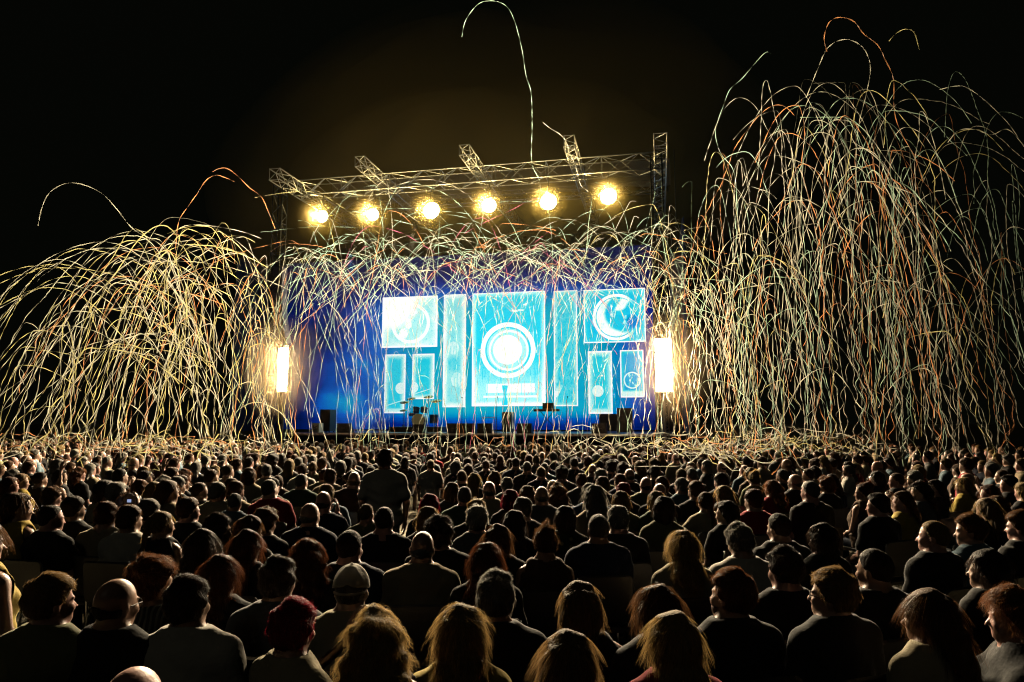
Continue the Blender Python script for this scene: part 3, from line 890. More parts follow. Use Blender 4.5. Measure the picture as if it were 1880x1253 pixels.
# cascade on the left: bundles that spread from a few bursts
CLL = [(335, 410, -1.6, 12), (385, 425, -0.9, 10), (285, 425, -1.9, 11), (235, 470, -1.5, 10), (425, 430, 0.5, 9), (465, 470, 0.6, 8), (180, 505, -1.3, 9), (120, 560, -0.9, 7), (345, 520, -0.6, 11), (60, 590, -0.7, 6), (395, 560, 0.3, 8), (300, 610, -0.5, 9), (495, 520, 0.4, 7), (330, 450, 1.0, 8), (220, 620, -0.5, 6)]
for (cx, cy_, ln_, n_) in CLL:
    dcl = rs.uniform(13.5, 20)
    ws, hs_ = rs.uniform(0.3, 2.0), rs.uniform(0.2, 3.0)
    for k in range(n_):
        dy = dcl + rs.normal(0, 0.8)
        A = at_y(min(max(cx + rs.normal(0, 26), 5), 530), cy_ + rs.exponential(50) + rs.normal(0, 10), dy)
        full = rs.random() < 0.64
        H = (A.z - rs.uniform(0.9, 1.6)) if full else A.z * rs.uniform(0.2, 0.85)
        L_ = ln_ * rs.uniform(0.4, 1.7) + rs.normal(0, 0.25)
        P = arch(A, 1 if L_ > 0 else -1, abs(L_) + 0.1, H, ws * rs.uniform(0.4, 1.5), hs_ * rs.uniform(0.2, 1.5), rs.uniform(-1, 1), rs, rs.uniform(0.03, 0.12), rs.uniform(.15, .4) if rs.random() < 0.6 else 0)
        put(P, rs.uniform(0.018, 0.038), pick(rs, LEFTC), "left", rs)
for k in range(20):           # long flat arches reaching out to the far left
    A = at_y(rs.uniform(60, 330), rs.uniform(415, 620), rs.uniform(13, 18))
    put(arch(A, -1, rs.uniform(2.0, 4.2), rs.uniform(1.2, 4), rs.uniform(1.0, 3.4), rs.uniform(0.6, 3.0), 0.4, rs, 0.04), 0.028, pick(rs, LEFTC), "left", rs)

# tall cascade on the right: ragged clumps
CL = [(1255, 400, 9), (1300, 330, 10), (1345, 290, 10), (1395, 320, 10), (1430, 190, 8), (1480, 160, 10), (1520, 115, 9), (1560, 140, 11), (1605, 230, 9), (1640, 190, 8),
      (1690, 240, 6), (1730, 380, 5), (1790, 290, 5), (1850, 300, 6), (1880, 430, 4), (1280, 520, 8), (1400, 470, 13), (1500, 430, 16), (1590, 460, 14), (1680, 520, 7), (1350, 560, 10), (1460, 600, 10), (1780, 560, 5), (1240, 300, 4), (1840, 520, 5)]
for (cx, cy_, n_) in CL:
    dcl = rs.uniform(14, 21) if cx > 1300 else rs.uniform(19, 24)
    lean = rs.normal(0.45, 0.7)
    for k in range(n_):
        ax = cx + rs.normal(0, 34); ay = cy_ + rs.exponential(90) + rs.normal(0, 18)
        dy = dcl + rs.normal(0, 1.0)
        A = at_y(ax, ay, dy)
        full = rs.random() < 0.62
        H = (A.z - rs.uniform(0.9, 1.6)) if full else A.z * rs.uniform(0.15, 0.85)
        L_ = lean + rs.normal(0, 0.45)
        P = arch(A, 1 if L_ > 0 else -1, abs(L_) + 0.08, H, rs.uniform(0.1, 1.4), rs.uniform(0.05, 3.0), rs.uniform(-1.5, 1.5), rs, rs.uniform(0.03, 0.14), rs.uniform(.15, .4) if rs.random() < 0.6 else 0)
        put(P, rs.uniform(0.018, 0.038), pick(rs, RIGHTC + [("orange", 3.0)] if 1500 < cx < 1660 else RIGHTC), "right", rs)
for k in range(44):           # loose single arcs round the edges
    A = at_y(rs.uniform(1360, 1870), rs.uniform(130, 520), rs.uniform(13, 19))
    put(arch(A, rs.choice([-1, 1]), rs.uniform(0.6, 2.2), rs.uniform(0.8, 5), rs.uniform(0.3, 1.4), rs.uniform(0.2, 2.0), rs.uniform(-1, 1), rs, 0.05, 0), 0.027, pick(rs, RIGHTC), "right", rs)

# veil before the stage
for k in range(270):
    ax = rs.uniform(530, 1290)
    ay = rs.normal(468, 30) if rs.random() < 0.85 else rs.uniform(330, 430)
    if ax > 1040: ay += rs.uniform(-40, 50)
    dy = rs.uniform(14, 21)
    A = at_y(ax, ay, dy)
    sgn = rs.choice([-1, 1])
    c = rs.random()
    if c < 0.62:
        H, Wl = rs.uniform(0.3, 2.4), rs.uniform(0.8, 2.6)
    elif c < 0.80:
        H, Wl = rs.uniform(2.0, 5.5), rs.uniform(0.2, 1.2)
    else:
        H, Wl = A.z - rs.uniform(1.1, 1.6), rs.uniform(0.2, 1.4)
    side = ax > 1060 or ax < 640
    if side and c < 0.5: H = rs.uniform(2.5, A.z - 1.2)
    straight = c < 0.62 and rs.random() < 0.7
    P = arch(A, sgn, Wl, H, 0.12 if straight else rs.uniform(0.3, 1.6), 0.06 if straight else rs.uniform(0.1, 1.8), rs.uniform(-1.5, 1.5), rs, 0.035, 0, rs.uniform(0.75, 1.0) if straight else None)
    put(P, rs.uniform(0.018, 0.030), pick(rs, MIDC if not side else RIGHTC), "veil", rs)
# thin ones that hang low before the pictures
for k in range(46):
    ax = rs.uniform(560, 1230)
    A = at_y(ax, rs.uniform(640, 770), rs.uniform(19, 25))
    put(arch(A, rs.choice([-1, 1]), rs.uniform(0.1, 0.7), A.z - rs.uniform(1.0, 1.4), 0.1, rs.uniform(0.0, 0.3), rs.uniform(-.6, .6), rs, 0.07, 0), rs.uniform(0.022, 0.032), pick(rs, MIDC), "low", rs)

# single streamers that can be traced one by one
def traced(px, y, col, w, label, zone="single"):
    P = np.array([tuple(at_y(a, b, y + 0.15 * i)) for i, (a, b) in enumerate(px)])
    # Catmull-Rom through the points
    Q = []
    E = np.vstack([2 * P[0] - P[1], P, 2 * P[-1] - P[-2]])
    for i in range(1, len(E) - 2):
        for t in np.linspace(0, 1, 8, endpoint=False):
            a, b, c, d = E[i-1], E[i], E[i+1], E[i+2]
            Q.append(0.5 * ((2*b) + (c-a)*t + (2*a-5*b+4*c-d)*t*t + (3*b-a-3*c+d)*t**3))
    Q.append(E[-2])
    Q, _ = resample(np.array(Q), 0.075)
    put(Q, w, col, zone, rs, label, twist=rs.uniform(4.0, 7.0))
traced([(848, 68), (855, 38), (878, 8), (905, 2), (930, 12), (945, 40), (958, 90), (966, 140), (975, 170), (977, 230), (976, 298), (990, 330), (992, 352)], 18, "green", 0.034, "lone pale green streamer looping highest above the stage roof")
traced([(1414, 98), (1405, 97), (1385, 118), (1362, 145), (1340, 165), (1328, 195), (1314, 235), (1316, 262), (1325, 285), (1345, 310), (1352, 350), (1350, 420)], 16, "green", 0.034, "lone pale streamer bowing out from the peak toward the stage")
traced([(70, 415), (76, 385), (88, 358), (108, 342), (132, 336), (160, 342), (190, 358), (215, 385), (246, 422), (300, 455), (330, 520)], 15, "cream", 0.034, "lone pale streamer arching highest on the far left")
traced([(390, 316), (402, 310), (418, 310), (438, 325), (458, 345), (480, 362), (492, 388), (505, 420)], 18, "orange", 0.036, "short orange streamer curling beside the left roof corner")
traced([(430, 334), (412, 326), (396, 322), (378, 332), (362, 356), (345, 380), (328, 408), (322, 460)], 16, "orange", 0.034, "pale orange streamer bent over between left cascade and stage")
traced([(997, 225), (1010, 236), (1028, 247), (1040, 262), (1048, 285), (1058, 310), (1066, 340), (1080, 352)], 19, "cream", 0.034, "pale streamer touching the second roof truss from the right")
traced([(1518, 95), (1513, 70), (1522, 42), (1542, 32), (1568, 40), (1585, 62), (1612, 84), (1625, 110), (1640, 145), (1642, 205), (1655, 245), (1680, 290), (1695, 335)], 15, "orange", 0.038, "orange streamer looping over the peak of the tall cascade")
traced([(1480, 180), (1500, 130), (1520, 88), (1548, 73), (1575, 80), (1592, 100), (1598, 130), (1590, 175), (1575, 240), (1572, 330), (1585, 430)], 15, "cream", 0.034, "round pale arch just under the peak of the tall cascade")
traced([(1632, 76), (1645, 62), (1662, 54), (1678, 60), (1688, 92)], 15, "yellow", 0.034, "small dashed streamer hook beside the highest loop")
traced([(1725, 165), (1750, 159), (1772, 160), (1800, 178), (1830, 205), (1855, 232), (1880, 270)], 15, "cream", 0.032, "pale streamer arching down at the upper right edge")
traced([(1740, 262), (1760, 240), (1790, 238), (1820, 248), (1850, 238), (1880, 268)], 15, "cream", 0.032, "wavy pale streamer lying flat near the right edge")
traced([(1640, 330), (1660, 350), (1690, 420), (1720, 480), (1735, 560), (1742, 640), (1758, 720), (1770, 800)], 15, "orange", 0.040, "long orange streamer hanging apart right of the tall cascade")

# tangled on the heads
for k in range(75):
    if rs.random() < 0.40: px, py = rs.uniform(10, 470), rs.uniform(806, 838)
    elif rs.random() < 0.75: px, py = rs.normal(1330, 130), rs.uniform(798, 842)
    else: px, py = rs.uniform(480, 1100), rs.uniform(812, 838)
    h = rs.uniform(1.2, 1.55)
    A = at_h(px, max(py, 810), h)
    if A.y > 24: A = at_y(px, py, rs.uniform(14, 22))
    n = 26; L = rs.uniform(0.8, 3.0)
    ang = rs.uniform(-0.6, 0.6)
    t = np.linspace(-0.5, 0.5, n)
    P = np.stack([t * L * math.cos(ang), t * L * math.sin(ang), np.zeros(n)], 1)
    P[:, 2] += smooth_noise(n, 0.10, 2.5, rs) + 0.25 * rs.uniform(0, 1) * (1 - (2*t)**2) + t * rs.uniform(-0.5, 0.5)
    P[:, 0] += smooth_noise(n, 0.10, 2.0, rs); P[:, 1] += smooth_noise(n, 0.15, 2.0, rs)
    P = P + np.array(A); P[:, 2] = np.maximum(P[:, 2], 1.1)
    put(P, rs.uniform(0.026, 0.038), pick(rs, [("orange", 1.6), ("cream", 4), ("yellow", 3)]), "tangle", rs)

SC = {"yellow": (0.44, 0.41, 0.19), "cream": (0.43, 0.43, 0.35), "green": (0.29, 0.43, 0.34), "orange": (0.50, 0.23, 0.10), "pink": (0.40, 0.11, 0.19)}
SMAT = {k: material(k + "_paper", v, 0.55, noise=0.12, nscale=3, translucent=0.45, spec=0.3) for k, v in SC.items()}
CN = {"yellow": "pale yellow", "cream": "cream", "green": "pale green", "orange": "orange", "pink": "pink"}
ZN = {"left": ("{} paper streamer in the broad cascade left of the stage", "streamers of the left cascade"),
      "right": ("{} paper streamer in the tall cascade right of the stage", "streamers of the right cascade"),
      "veil": ("{} paper streamer in the veil before the stage opening", "streamers veiling the stage"),
      "low": ("thin {} streamer hanging low before the stage edge", "streamers low before the stage"),
      "tangle": ("{} streamer lying tangled over the heads of the crowd", "streamers tangled on the crowd")}
def size_of(e):
    P = e[0]; return np.linalg.norm(np.diff(P, axis=0), axis=1).sum() * e[1] / P[:, 1].mean() ** 2
order = sorted(range(len(STREAM)), key=lambda i: -(size_of(STREAM[i]) + (100 if STREAM[i][5] else 0)))
rest = {}
rw = np.random.default_rng(3)
for rank, i in enumerate(order):
    P, w, tw, col, zone, label = STREAM[i]
    V, Q = ribbon(P, w * (0.43 if zone in ("veil", "low") else 0.52), rw, tw)
    if rank < 300:
        o0 = P[-1]
        o = obj("paper_streamer", mesh_from("paper_streamer", V - o0, [Q]), SMAT[col], None, tuple(o0))
        if label: tag(o, label, "streamer")
        else:
            ln = np.linalg.norm(np.diff(P, axis=0), axis=1).sum(); pm = P.mean(0); ux = pm[0] / pm[1] * FPX + 940
            size = "short " if ln < 3.5 else "long " if ln > 9 else ""
            end = "ending on the crowd" if min(P[0][2], P[-1][2]) < 1.75 else "ending in mid air"
            if zone == "left": where = "at the far end of" if ux < 170 else "stage side of" if ux > 370 else "in the middle of"; lb = f"{size}{CN[col]} streamer {where} the left cascade, {end}"
            elif zone == "right": where = "stage side of" if ux < 1400 else "at the far end of" if ux > 1690 else "in the middle of"; lb = f"{size}{CN[col]} streamer {where} the right cascade, {end}"
            elif zone == "veil": where = "before the left wing" if ux < 690 else "before the right wing" if ux > 1070 else "before the middle pictures"; lb = f"{size}{CN[col]} veil streamer {where}, {end}"
            else: lb = ZN[zone][0].format(CN[col])
            tag(o, lb, "streamer", ZN[zone][1])
    else:
        rest.setdefault(col, []).append((V, Q))
cols = list(rest); VV, QQ, MI, n0 = [], [], [], 0
for ci, c in enumerate(cols):
    for V, Q in rest[c]:
        VV.append(V); QQ.append(Q + n0); MI.append(np.full(len(Q), ci)); n0 += len(V)
me = mesh_from("streamer_tangle", np.concatenate(VV), [np.concatenate(QQ)], True, np.concatenate(MI))
for c in cols: me.materials.append(SMAT[c])
so = obj("streamer_tangle", me); so["kind"] = "stuff"; so["label"] = "countless thinner paper streamers filling the cascades and the veil"; so["category"] = "streamers"
# ------------------------------------------------------------------ people: smooth surfaces from distance fields
def surface_nets(F, xs, ys, zs):
    nx, ny, nz = F.shape
    ins = F < 0
    cnt = np.zeros((nx-1, ny-1, nz-1)); acc = np.zeros((nx-1, ny-1, nz-1, 3))
    def cross(axis):
        a = [slice(None)] * 3; b = [slice(None)] * 3
        a[axis] = slice(0, -1); b[axis] = slice(1, None)
        fa, fb = F[tuple(a)], F[tuple(b)]
        ch = (fa < 0) != (fb < 0)
        t = np.where(ch, fa / np.where(ch, fa - fb, 1), 0)
        G = [xs, ys, zs][axis]
        pos = G[:-1].reshape([-1 if k == axis else 1 for k in range(3)]) + t * np.diff(G).reshape([-1 if k == axis else 1 for k in range(3)])
        return ch, pos
    CH = []
    for axis in range(3):
        ch, pos = cross(axis); CH.append(ch)
        o = [k for k in range(3) if k != axis]
        GX = [xs, ys, zs]
        for i in (0, 1):
            for j in (0, 1):
                sl = [slice(None)] * 3
                sl[o[0]] = slice(i, F.shape[o[0]] - 1 + i); sl[o[1]] = slice(j, F.shape[o[1]] - 1 + j)
                c = ch[tuple(sl)]
                cnt += c
                acc[..., axis] += np.where(c, pos[tuple(sl)], 0)
                for q, off in ((o[0], i), (o[1], j)):
                    g = GX[q][off:len(GX[q]) - 1 + off].reshape([-1 if k == q else 1 for k in range(3)])
                    acc[..., q] += np.where(c, g, 0)
    act = cnt > 0
    idx = np.full(act.shape, -1, np.int64); idx[act] = np.arange(act.sum())
    V = acc[act] / cnt[act][:, None]
    quads = []
    for axis in range(3):
        o = [(axis + 1) % 3, (axis + 2) % 3]
        ch = CH[axis]
        I = np.argwhere(ch)
        ok = (I[:, o[0]] > 0) & (I[:, o[1]] > 0) & (I[:, o[0]] < F.shape[o[0]] - 1) & (I[:, o[1]] < F.shape[o[1]] - 1)
        I = I[ok]
        if not len(I): continue
        d0 = np.zeros(3, int); d0[o[0]] = 1; d1 = np.zeros(3, int); d1[o[1]] = 1
        g = lambda J: idx[J[:, 0], J[:, 1], J[:, 2]]
        q = np.stack([g(I - d0 - d1), g(I - d1), g(I), g(I - d0)], 1)
        flip = ~ins[I[:, 0], I[:, 1], I[:, 2]]
        q[flip] = q[flip][:, ::-1]
        quads.append(q)
    return V, np.concatenate(quads)

def axis_grid(lo, hi, fine, coarse, f0, f1):
    """coordinates from lo to hi: step fine inside [f0, f1], growing to coarse outside"""
    pts = [f0]
    while pts[-1] < f1: pts.append(pts[-1] + fine)
    s, a = fine, pts[-1]
    while a < hi:
        s = min(coarse, s * 1.25); a += s; pts.append(a)
    s, b, low = fine, f0, []
    while b > lo:
        s = min(coarse, s * 1.25); b -= s; low.append(b)
    return np.array(low[::-1] + pts)

def smin(a, b, k):
    h = np.clip(0.5 + 0.5 * (b - a) / k, 0, 1)
    return b * (1 - h) + a * h - k * h * (1 - h)
def ell(P, c, r):
    q = [(P[i] - c[i]) for i in range(3)]
    k0 = np.sqrt(sum((q[i] / r[i]) ** 2 for i in range(3)))
    k1 = np.sqrt(sum((q[i] / r[i] ** 2) ** 2 for i in range(3))) + 1e-9
    return k0 * (k0 - 1) / k1
def cone(P, a, b, ra, rb):
    a, b = np.array(a, float), np.array(b, float); ab = b - a
    t = np.clip(sum((P[i] - a[i]) * ab[i] for i in range(3)) / (ab @ ab + 1e-12), 0, 1)
    return np.sqrt(sum((P[i] - a[i] - t * ab[i]) ** 2 for i in range(3))) - (ra + (rb - ra) * t)

NECK = np.array([0, -0.005, 1.075])
def head_rot(yaw, pitch, roll):
    return np.array((Matrix.Rotation(yaw, 3, "Z") @ Matrix.Rotation(pitch, 3, "X") @ Matrix.Rotation(roll, 3, "Y")))
def to_head(P, R, U):
    q = [P[0] - NECK[0], P[1] - NECK[1], P[2] - NECK[2] - U]
    return [sum(R[j, i] * q[j] for j in range(3)) + NECK[i] for i in range(3)]

def f_head(h, sex):
    j = 0.9 if sex == "f" else 1.0
    d = ell(h, (0, -0.008, 1.187), (0.076, 0.098, 0.098))
    d = smin(d, ell(h, (0, 0.038, 1.120), (0.055 * j, 0.058, 0.068)), 0.035)
    d = smin(d, ell(h, (0, 0.070, 1.078), (0.027 * j, 0.025, 0.021)), 0.025)
    d = smin(d, cone(h, (0, 0.090, 1.158), (0, 0.114, 1.126), 0.009, 0.0105), 0.012)
    for s in (-1, 1):
        d = smin(d, ell(h, (s * 0.078, -0.004, 1.150), (0.010, 0.020, 0.031)), 0.008)
        d = smin(d, ell(h, (s * 0.036, 0.072, 1.130), (0.022, 0.022, 0.020)), 0.02)
        e = ell(h, (s * 0.031, 0.092, 1.160), (0.016, 0.014, 0.010))
        d = np.maximum(d, -smin(e, e, 0.001) * 0.8) if False else -smin(-d, e, 0.012)
        d = smin(d, ell(h, (s * 0.031, 0.080, 1.160), (0.012, 0.012, 0.010)), 0.003)
        d = smin(d, ell(h, (s * 0.030, 0.088, 1.178), (0.020, 0.010, 0.006)), 0.012)
    d = smin(d, ell(h, (0, 0.088, 1.101), (0.018, 0.008, 0.006)), 0.008)
    return d

def f_arms(P, arms, sw, U, part="all", frac=1.0):
    out = None
    for s in (-1, 1):
        sh, el, wr = arms[s]
        up = lambda v: (v[0], v[1], v[2] + U)
        m = 1.0 if sw > 0.175 else 0.86
        A = np.array(sh); E = A + (np.array(el) - A) * min(1, frac)
        d = cone(P, up(tuple(A)), up(tuple(E)), 0.056 * m, (0.056 + (0.042 - 0.056) * min(1, frac)) * m)
        if frac > 1 or part == "all":
            f2 = 1.0 if part == "all" else min(1, frac - 1)
            W2 = np.array(el) + (np.array(wr) - np.array(el)) * f2
            d = smin(d, cone(P, up(el), up(tuple(W2)), 0.042 * m, (0.042 - 0.014 * f2) * m), 0.02)
        out = d if out is None else np.minimum(out, d)
    return out

def f_torso(P, sex, sw, belly, U):
    z = lambda k: k + U
    d = smin(cone(P, (0, -0.014, z(0.992)), (sw * 0.90, -0.012, z(0.950)), 0.060, 0.056), cone(P, (0, -0.014, z(0.992)), (-sw * 0.90, -0.012, z(0.950)), 0.060, 0.056), 0.02)
    d = smin(d, ell(P, (0, 0.0, z(0.86)), (sw * 1.0, 0.118, 0.20)), 0.07)
    d = smin(d, ell(P, (0, 0.02, z(0.65)), (sw * 0.88 * belly, 0.13 * belly, 0.20)), 0.08)
    d = smin(d, ell(P, (0, -0.01, z(0.50)), (sw * 0.98, 0.135, 0.12)), 0.06)
    for s in (-1, 1):
        d = smin(d, cone(P, (s * 0.03, -0.02, z(1.06)), (s * sw * 0.62, -0.02, z(0.982)), 0.045, 0.036), 0.05)
        if sex == "f": d = smin(d, ell(P, (s * 0.075, 0.09, z(0.84)), (0.07, 0.065, 0.07)), 0.04)
    return d

def f_neck(P, R, U, sex):
    q = R @ np.array([0, -0.008, 0.035]) + NECK
    r = 0.050 if sex == "f" else 0.060
    return cone(P, (0, -0.012, 1.0 + U), (q[0], q[1], q[2] + U), r * 1.1, r)

def f_legs(P, stand, r=0.0):
    d = None
    for s in (-1, 1):
        if stand: J = [(s*.09, 0, .90), (s*.10, .02, .49), (s*.10, -.01, .09), (s*.11, .15, .035)]
        else: J = [(s*.095, .03, .52), (s*.125, .45, .50), (s*.125, .46, .09), (s*.135, .60, .035)]
        a = smin(cone(P, J[0], J[1], .085 + r, .062 + r), cone(P, J[1], J[2], .060 + r, .040 + r), .03)
        if r == 0: a = smin(a, cone(P, J[2], J[3], .042, .034), .02)
        d = a if d is None else np.minimum(d, a)
    return d

ARMS = {
    "lap":   lambda sw: {s: ((s*sw, -.012, .948), (s*(sw+.055), .02, .70), (s*.13, .27, .60)) for s in (-1, 1)},
    "wide":  lambda sw: {s: ((s*sw, -.012, .948), (s*(sw+.16), .02, .80), (s*(sw+.20), .20, .66)) for s in (-1, 1)},
    "clap":  lambda sw: {s: ((s*sw, -.012, .948), (s*(sw+.06), .17, .80), (s*.055, .36, 1.02)) for s in (-1, 1)},
    "camera": lambda sw: {s: ((s*sw, -.012, .955), (s*(sw+.07), .22, 1.0), (s*.11, .27, 1.22)) for s in (-1, 1)},
    "raise": lambda sw: {1: ((sw, -.012, .96), (sw+.10, .14, 1.10), (sw+.02, .20, 1.33)), -1: ((-sw, -.012, .948), (-sw-.05, .02, .70), (-.13, .27, .60))},
    "chin":  lambda sw: {-1: ((-sw, -.012, .948), (-sw-.06, .26, .82), (-.07, .20, 1.04)), 1: ((sw, -.012, .948), (sw+.05, .02, .70), (.13, .27, .60))},
    "stand": lambda sw: {s: ((s*sw, -.012, .948), (s*(sw+.07), -.01, .69), (s*(sw+.04), .06, .45)) for s in (-1, 1)},
}
HANDDIR = {"lap": ((-.35, .9, -.3), (0, 0, -1)), "wide": ((-.2, .9, -.3), (0, 0, -1)), "clap": ((-.12, .35, .93), (-1, 0, 0)), "camera": ((-.25, .35, .9), (-.6, -.2, 0)),
           "raise": ((-.1, .2, .97), (0, 1, 0)), "chin": ((.5, .0, .85), (0, -1, .2)), "stand": ((0, .15, -.98), (-1, 0, 0))}

def make_hand(step, curl):
    xs = np.arange(-.065, .085, step); ys = np.arange(-.03, .215, step); zs = np.arange(-.085, .04, step)
    P = np.meshgrid(xs, ys, zs, indexing="ij")
    d = smin(ell(P, (0, .052, 0), (.041, .055, .017)), cone(P, (0, -.02, 0), (0, .02, 0), .026, .028), .02)
    for x, y0, L in ((-.031, .088, .060), (-.011, .098, .078), (.010, .100, .084), (.030, .094, .074)):
        a = np.array([x, y0 - .012, 0]); p = a; ang = 0.12
        for k, f in enumerate((.46, .30, .24)):
            ang += curl * (1 + 0.15 * k)
            q = p + L * f * np.array([x * 1.2, math.cos(ang), -math.sin(ang)]) + (np.array([0, .012, 0]) if k == 0 else 0)
            d = smin(d, cone(P, p, q, .0088 - .0006 * k, .0082 - .0008 * k), .004); p = q
    a, b, c = (.030, .022, -.004), (.056, .055, -.016), (.060, .086, -.026)
    d = smin(d, cone(P, a, b, .014, .010), .012); d = smin(d, cone(P, b, c, .0098, .0085), .004)
    return surface_nets(d, xs, ys, zs)
HAND = {"hi": make_hand(.0058, 0.28), "lo": make_hand(.009, 0.30), "flat": make_hand(.0055, 0.10)}

def hand_at(kind, s, wr, direc, palm, U):
    V, Q = HAND[kind]
    V = V.copy()
    if s < 0: V[:, 0] *= -1; Q = Q[:, ::-1]
    y = np.array([direc[0] * s, direc[1], direc[2]], float); y /= np.linalg.norm(y)
    n = np.array([palm[0] * s, palm[1], palm[2]], float)          # palm normal = local -z
    z = -n - y * (-n @ y); z /= np.linalg.norm(z)
    x = np.cross(y, z)
    R = np.stack([x, y, z], 1)
    return V @ R.T + np.array([wr[0], wr[1], wr[2] + U]), Q

def make_person(sex, yaw, pitch=0.0, roll=0.0, arms="lap", belly=1.0, fine=0.012, coarse=0.028, stand=False):
    sw = 0.168 if sex == "f" else 0.195
    U = 0.40 if stand else 0.0
    R = head_rot(yaw, pitch, roll)
    A = ARMS[arms](sw)
    reach = max(abs(v[0]) for s in A for v in A[s]) + .08
    top = max(1.33, max(v[2] for s in A for v in A[s]) + .06)
    xs = axis_grid(-reach, reach, fine, coarse, -.10, .10)
    ys = axis_grid(-.24, .70 if not stand else .26, fine, coarse, -.12, .14)
    zs = axis_grid(-.02, top + U, fine, coarse, .98 + U, 1.31 + U)
    P = np.meshgrid(xs, ys, zs, indexing="ij")
    H = to_head(P, R, U)
    d = smin(f_head(H, sex), f_neck(P, R, U, sex), 0.022)
    d = smin(d, f_torso(P, sex, sw, belly, U), 0.035)
    d = smin(d, f_arms(P, A, sw, U), 0.03)
    d = smin(d, f_legs(P, stand), 0.05)
    V, Q = surface_nets(d, xs, ys, zs)
    kind = "lo" if fine > 0.016 else ("flat" if arms == "clap" else "hi")
    Vs, Qs, n = [V], [Q], len(V)
    for s in (-1, 1):
        hd, pn = HANDDIR[arms]
        if arms in ("raise", "chin") and ((arms == "raise") != (s > 0)): hd, pn = HANDDIR["lap"]
        hv, hq = hand_at(kind, s, A[s][2], hd, pn, U)
        Vs.append(hv); Qs.append(hq + n); n += len(hv)
    return np.concatenate(Vs), np.concatenate(Qs)

def make_shirt(sex, arms="lap", belly=1.0, sleeve=0.62, collar=False, step=0.017, stand=False, seed=0, neckline=0.072, long=0.44):
    sw = 0.168 if sex == "f" else 0.195
    U = 0.40 if stand else 0.0
    A = ARMS[arms](sw)
    reach = max(abs(v[0]) for s in A for v in A[s]) + .12
    lo = (0.50 if stand else long)
    top = max(1.12, max(v[2] for s in A for v in A[s]) + .1) if sleeve > 1 else 1.14
    xs = np.arange(-reach, reach, step); ys = np.arange(-.26, .46 if sleeve > 1 or arms != "lap" else .30, step); zs = np.arange(lo - .04, top + U, step)
    P = np.meshgrid(xs, ys, zs, indexing="ij")
    d = f_torso(P, sex, sw, belly * 1.03, U)
    if sleeve > 0: d = smin(d, f_arms(P, A, sw, U, "upper", sleeve), 0.05)
    r = np.random.default_rng(seed)
    w = 0
    for k in range(5):
        a = r.normal(0, 1, 3) * np.array([14, 9, 16]) * (1 + .4 * k); ph = r.uniform(0, 6)
        w = w + np.sin(P[0]*a[0] + P[1]*a[1] + P[2]*a[2] + ph + 1.4*np.sin(P[2]*17 + P[0]*11 + k)) / (1 + .5 * k)
    hang = np.clip((0.96 + U - P[2]) / 0.4, 0, 1)
    d = d - (0.013 if sleeve > 0 else 0.019) - 0.0055 * w * (0.5 + hang) - 0.022 * hang
    d = np.maximum(d, lo - P[2])
    nk = cone(P, (0, -.012, 0.96 + U), (0, 0.012, 1.25 + U), neckline, neckline)
    if sleeve <= 0:                                      # sleeveless top: open at the arms
        for s in (-1, 1): d = np.maximum(d, -cone(P, (s*(sw+.03), -.012, 1.06 + U), (s*(sw+.04), -.0, .82 + U), .062, .05))
    d = np.maximum(d, -nk)
    d = np.maximum(d, P[2] - (1.075 + U))
    if collar:
        rho = np.sqrt(P[0] ** 2 + (P[1] + .004) ** 2)
        zc = 1.052 + U - 0.30 * (P[1] + .03)
        t = np.maximum(np.abs(rho - .078 - .10 * (zc - P[2])) - .010, np.abs(P[2] - zc) - .026)
        t = np.maximum(t, P[1] - .062)
        d = smin(d, t, .006)
    return surface_nets(d, xs, ys, zs)

def make_trousers(stand, step=0.03):
    xs = np.arange(-.30, .31, step); ys = np.arange(-.22, .60 if not stand else .24, step); zs = np.arange(.02, .72 if not stand else 1.06, step)
    P = np.meshgrid(xs, ys, zs, indexing="ij")
    d = f_legs(P, stand, 0.016)
    d = smin(d, ell(P, (0, -.01, .50 if not stand else .92), (.20, .15, .13)), .05)
    d = np.maximum(d, .06 - P[2])
    return surface_nets(d, xs, ys, zs)

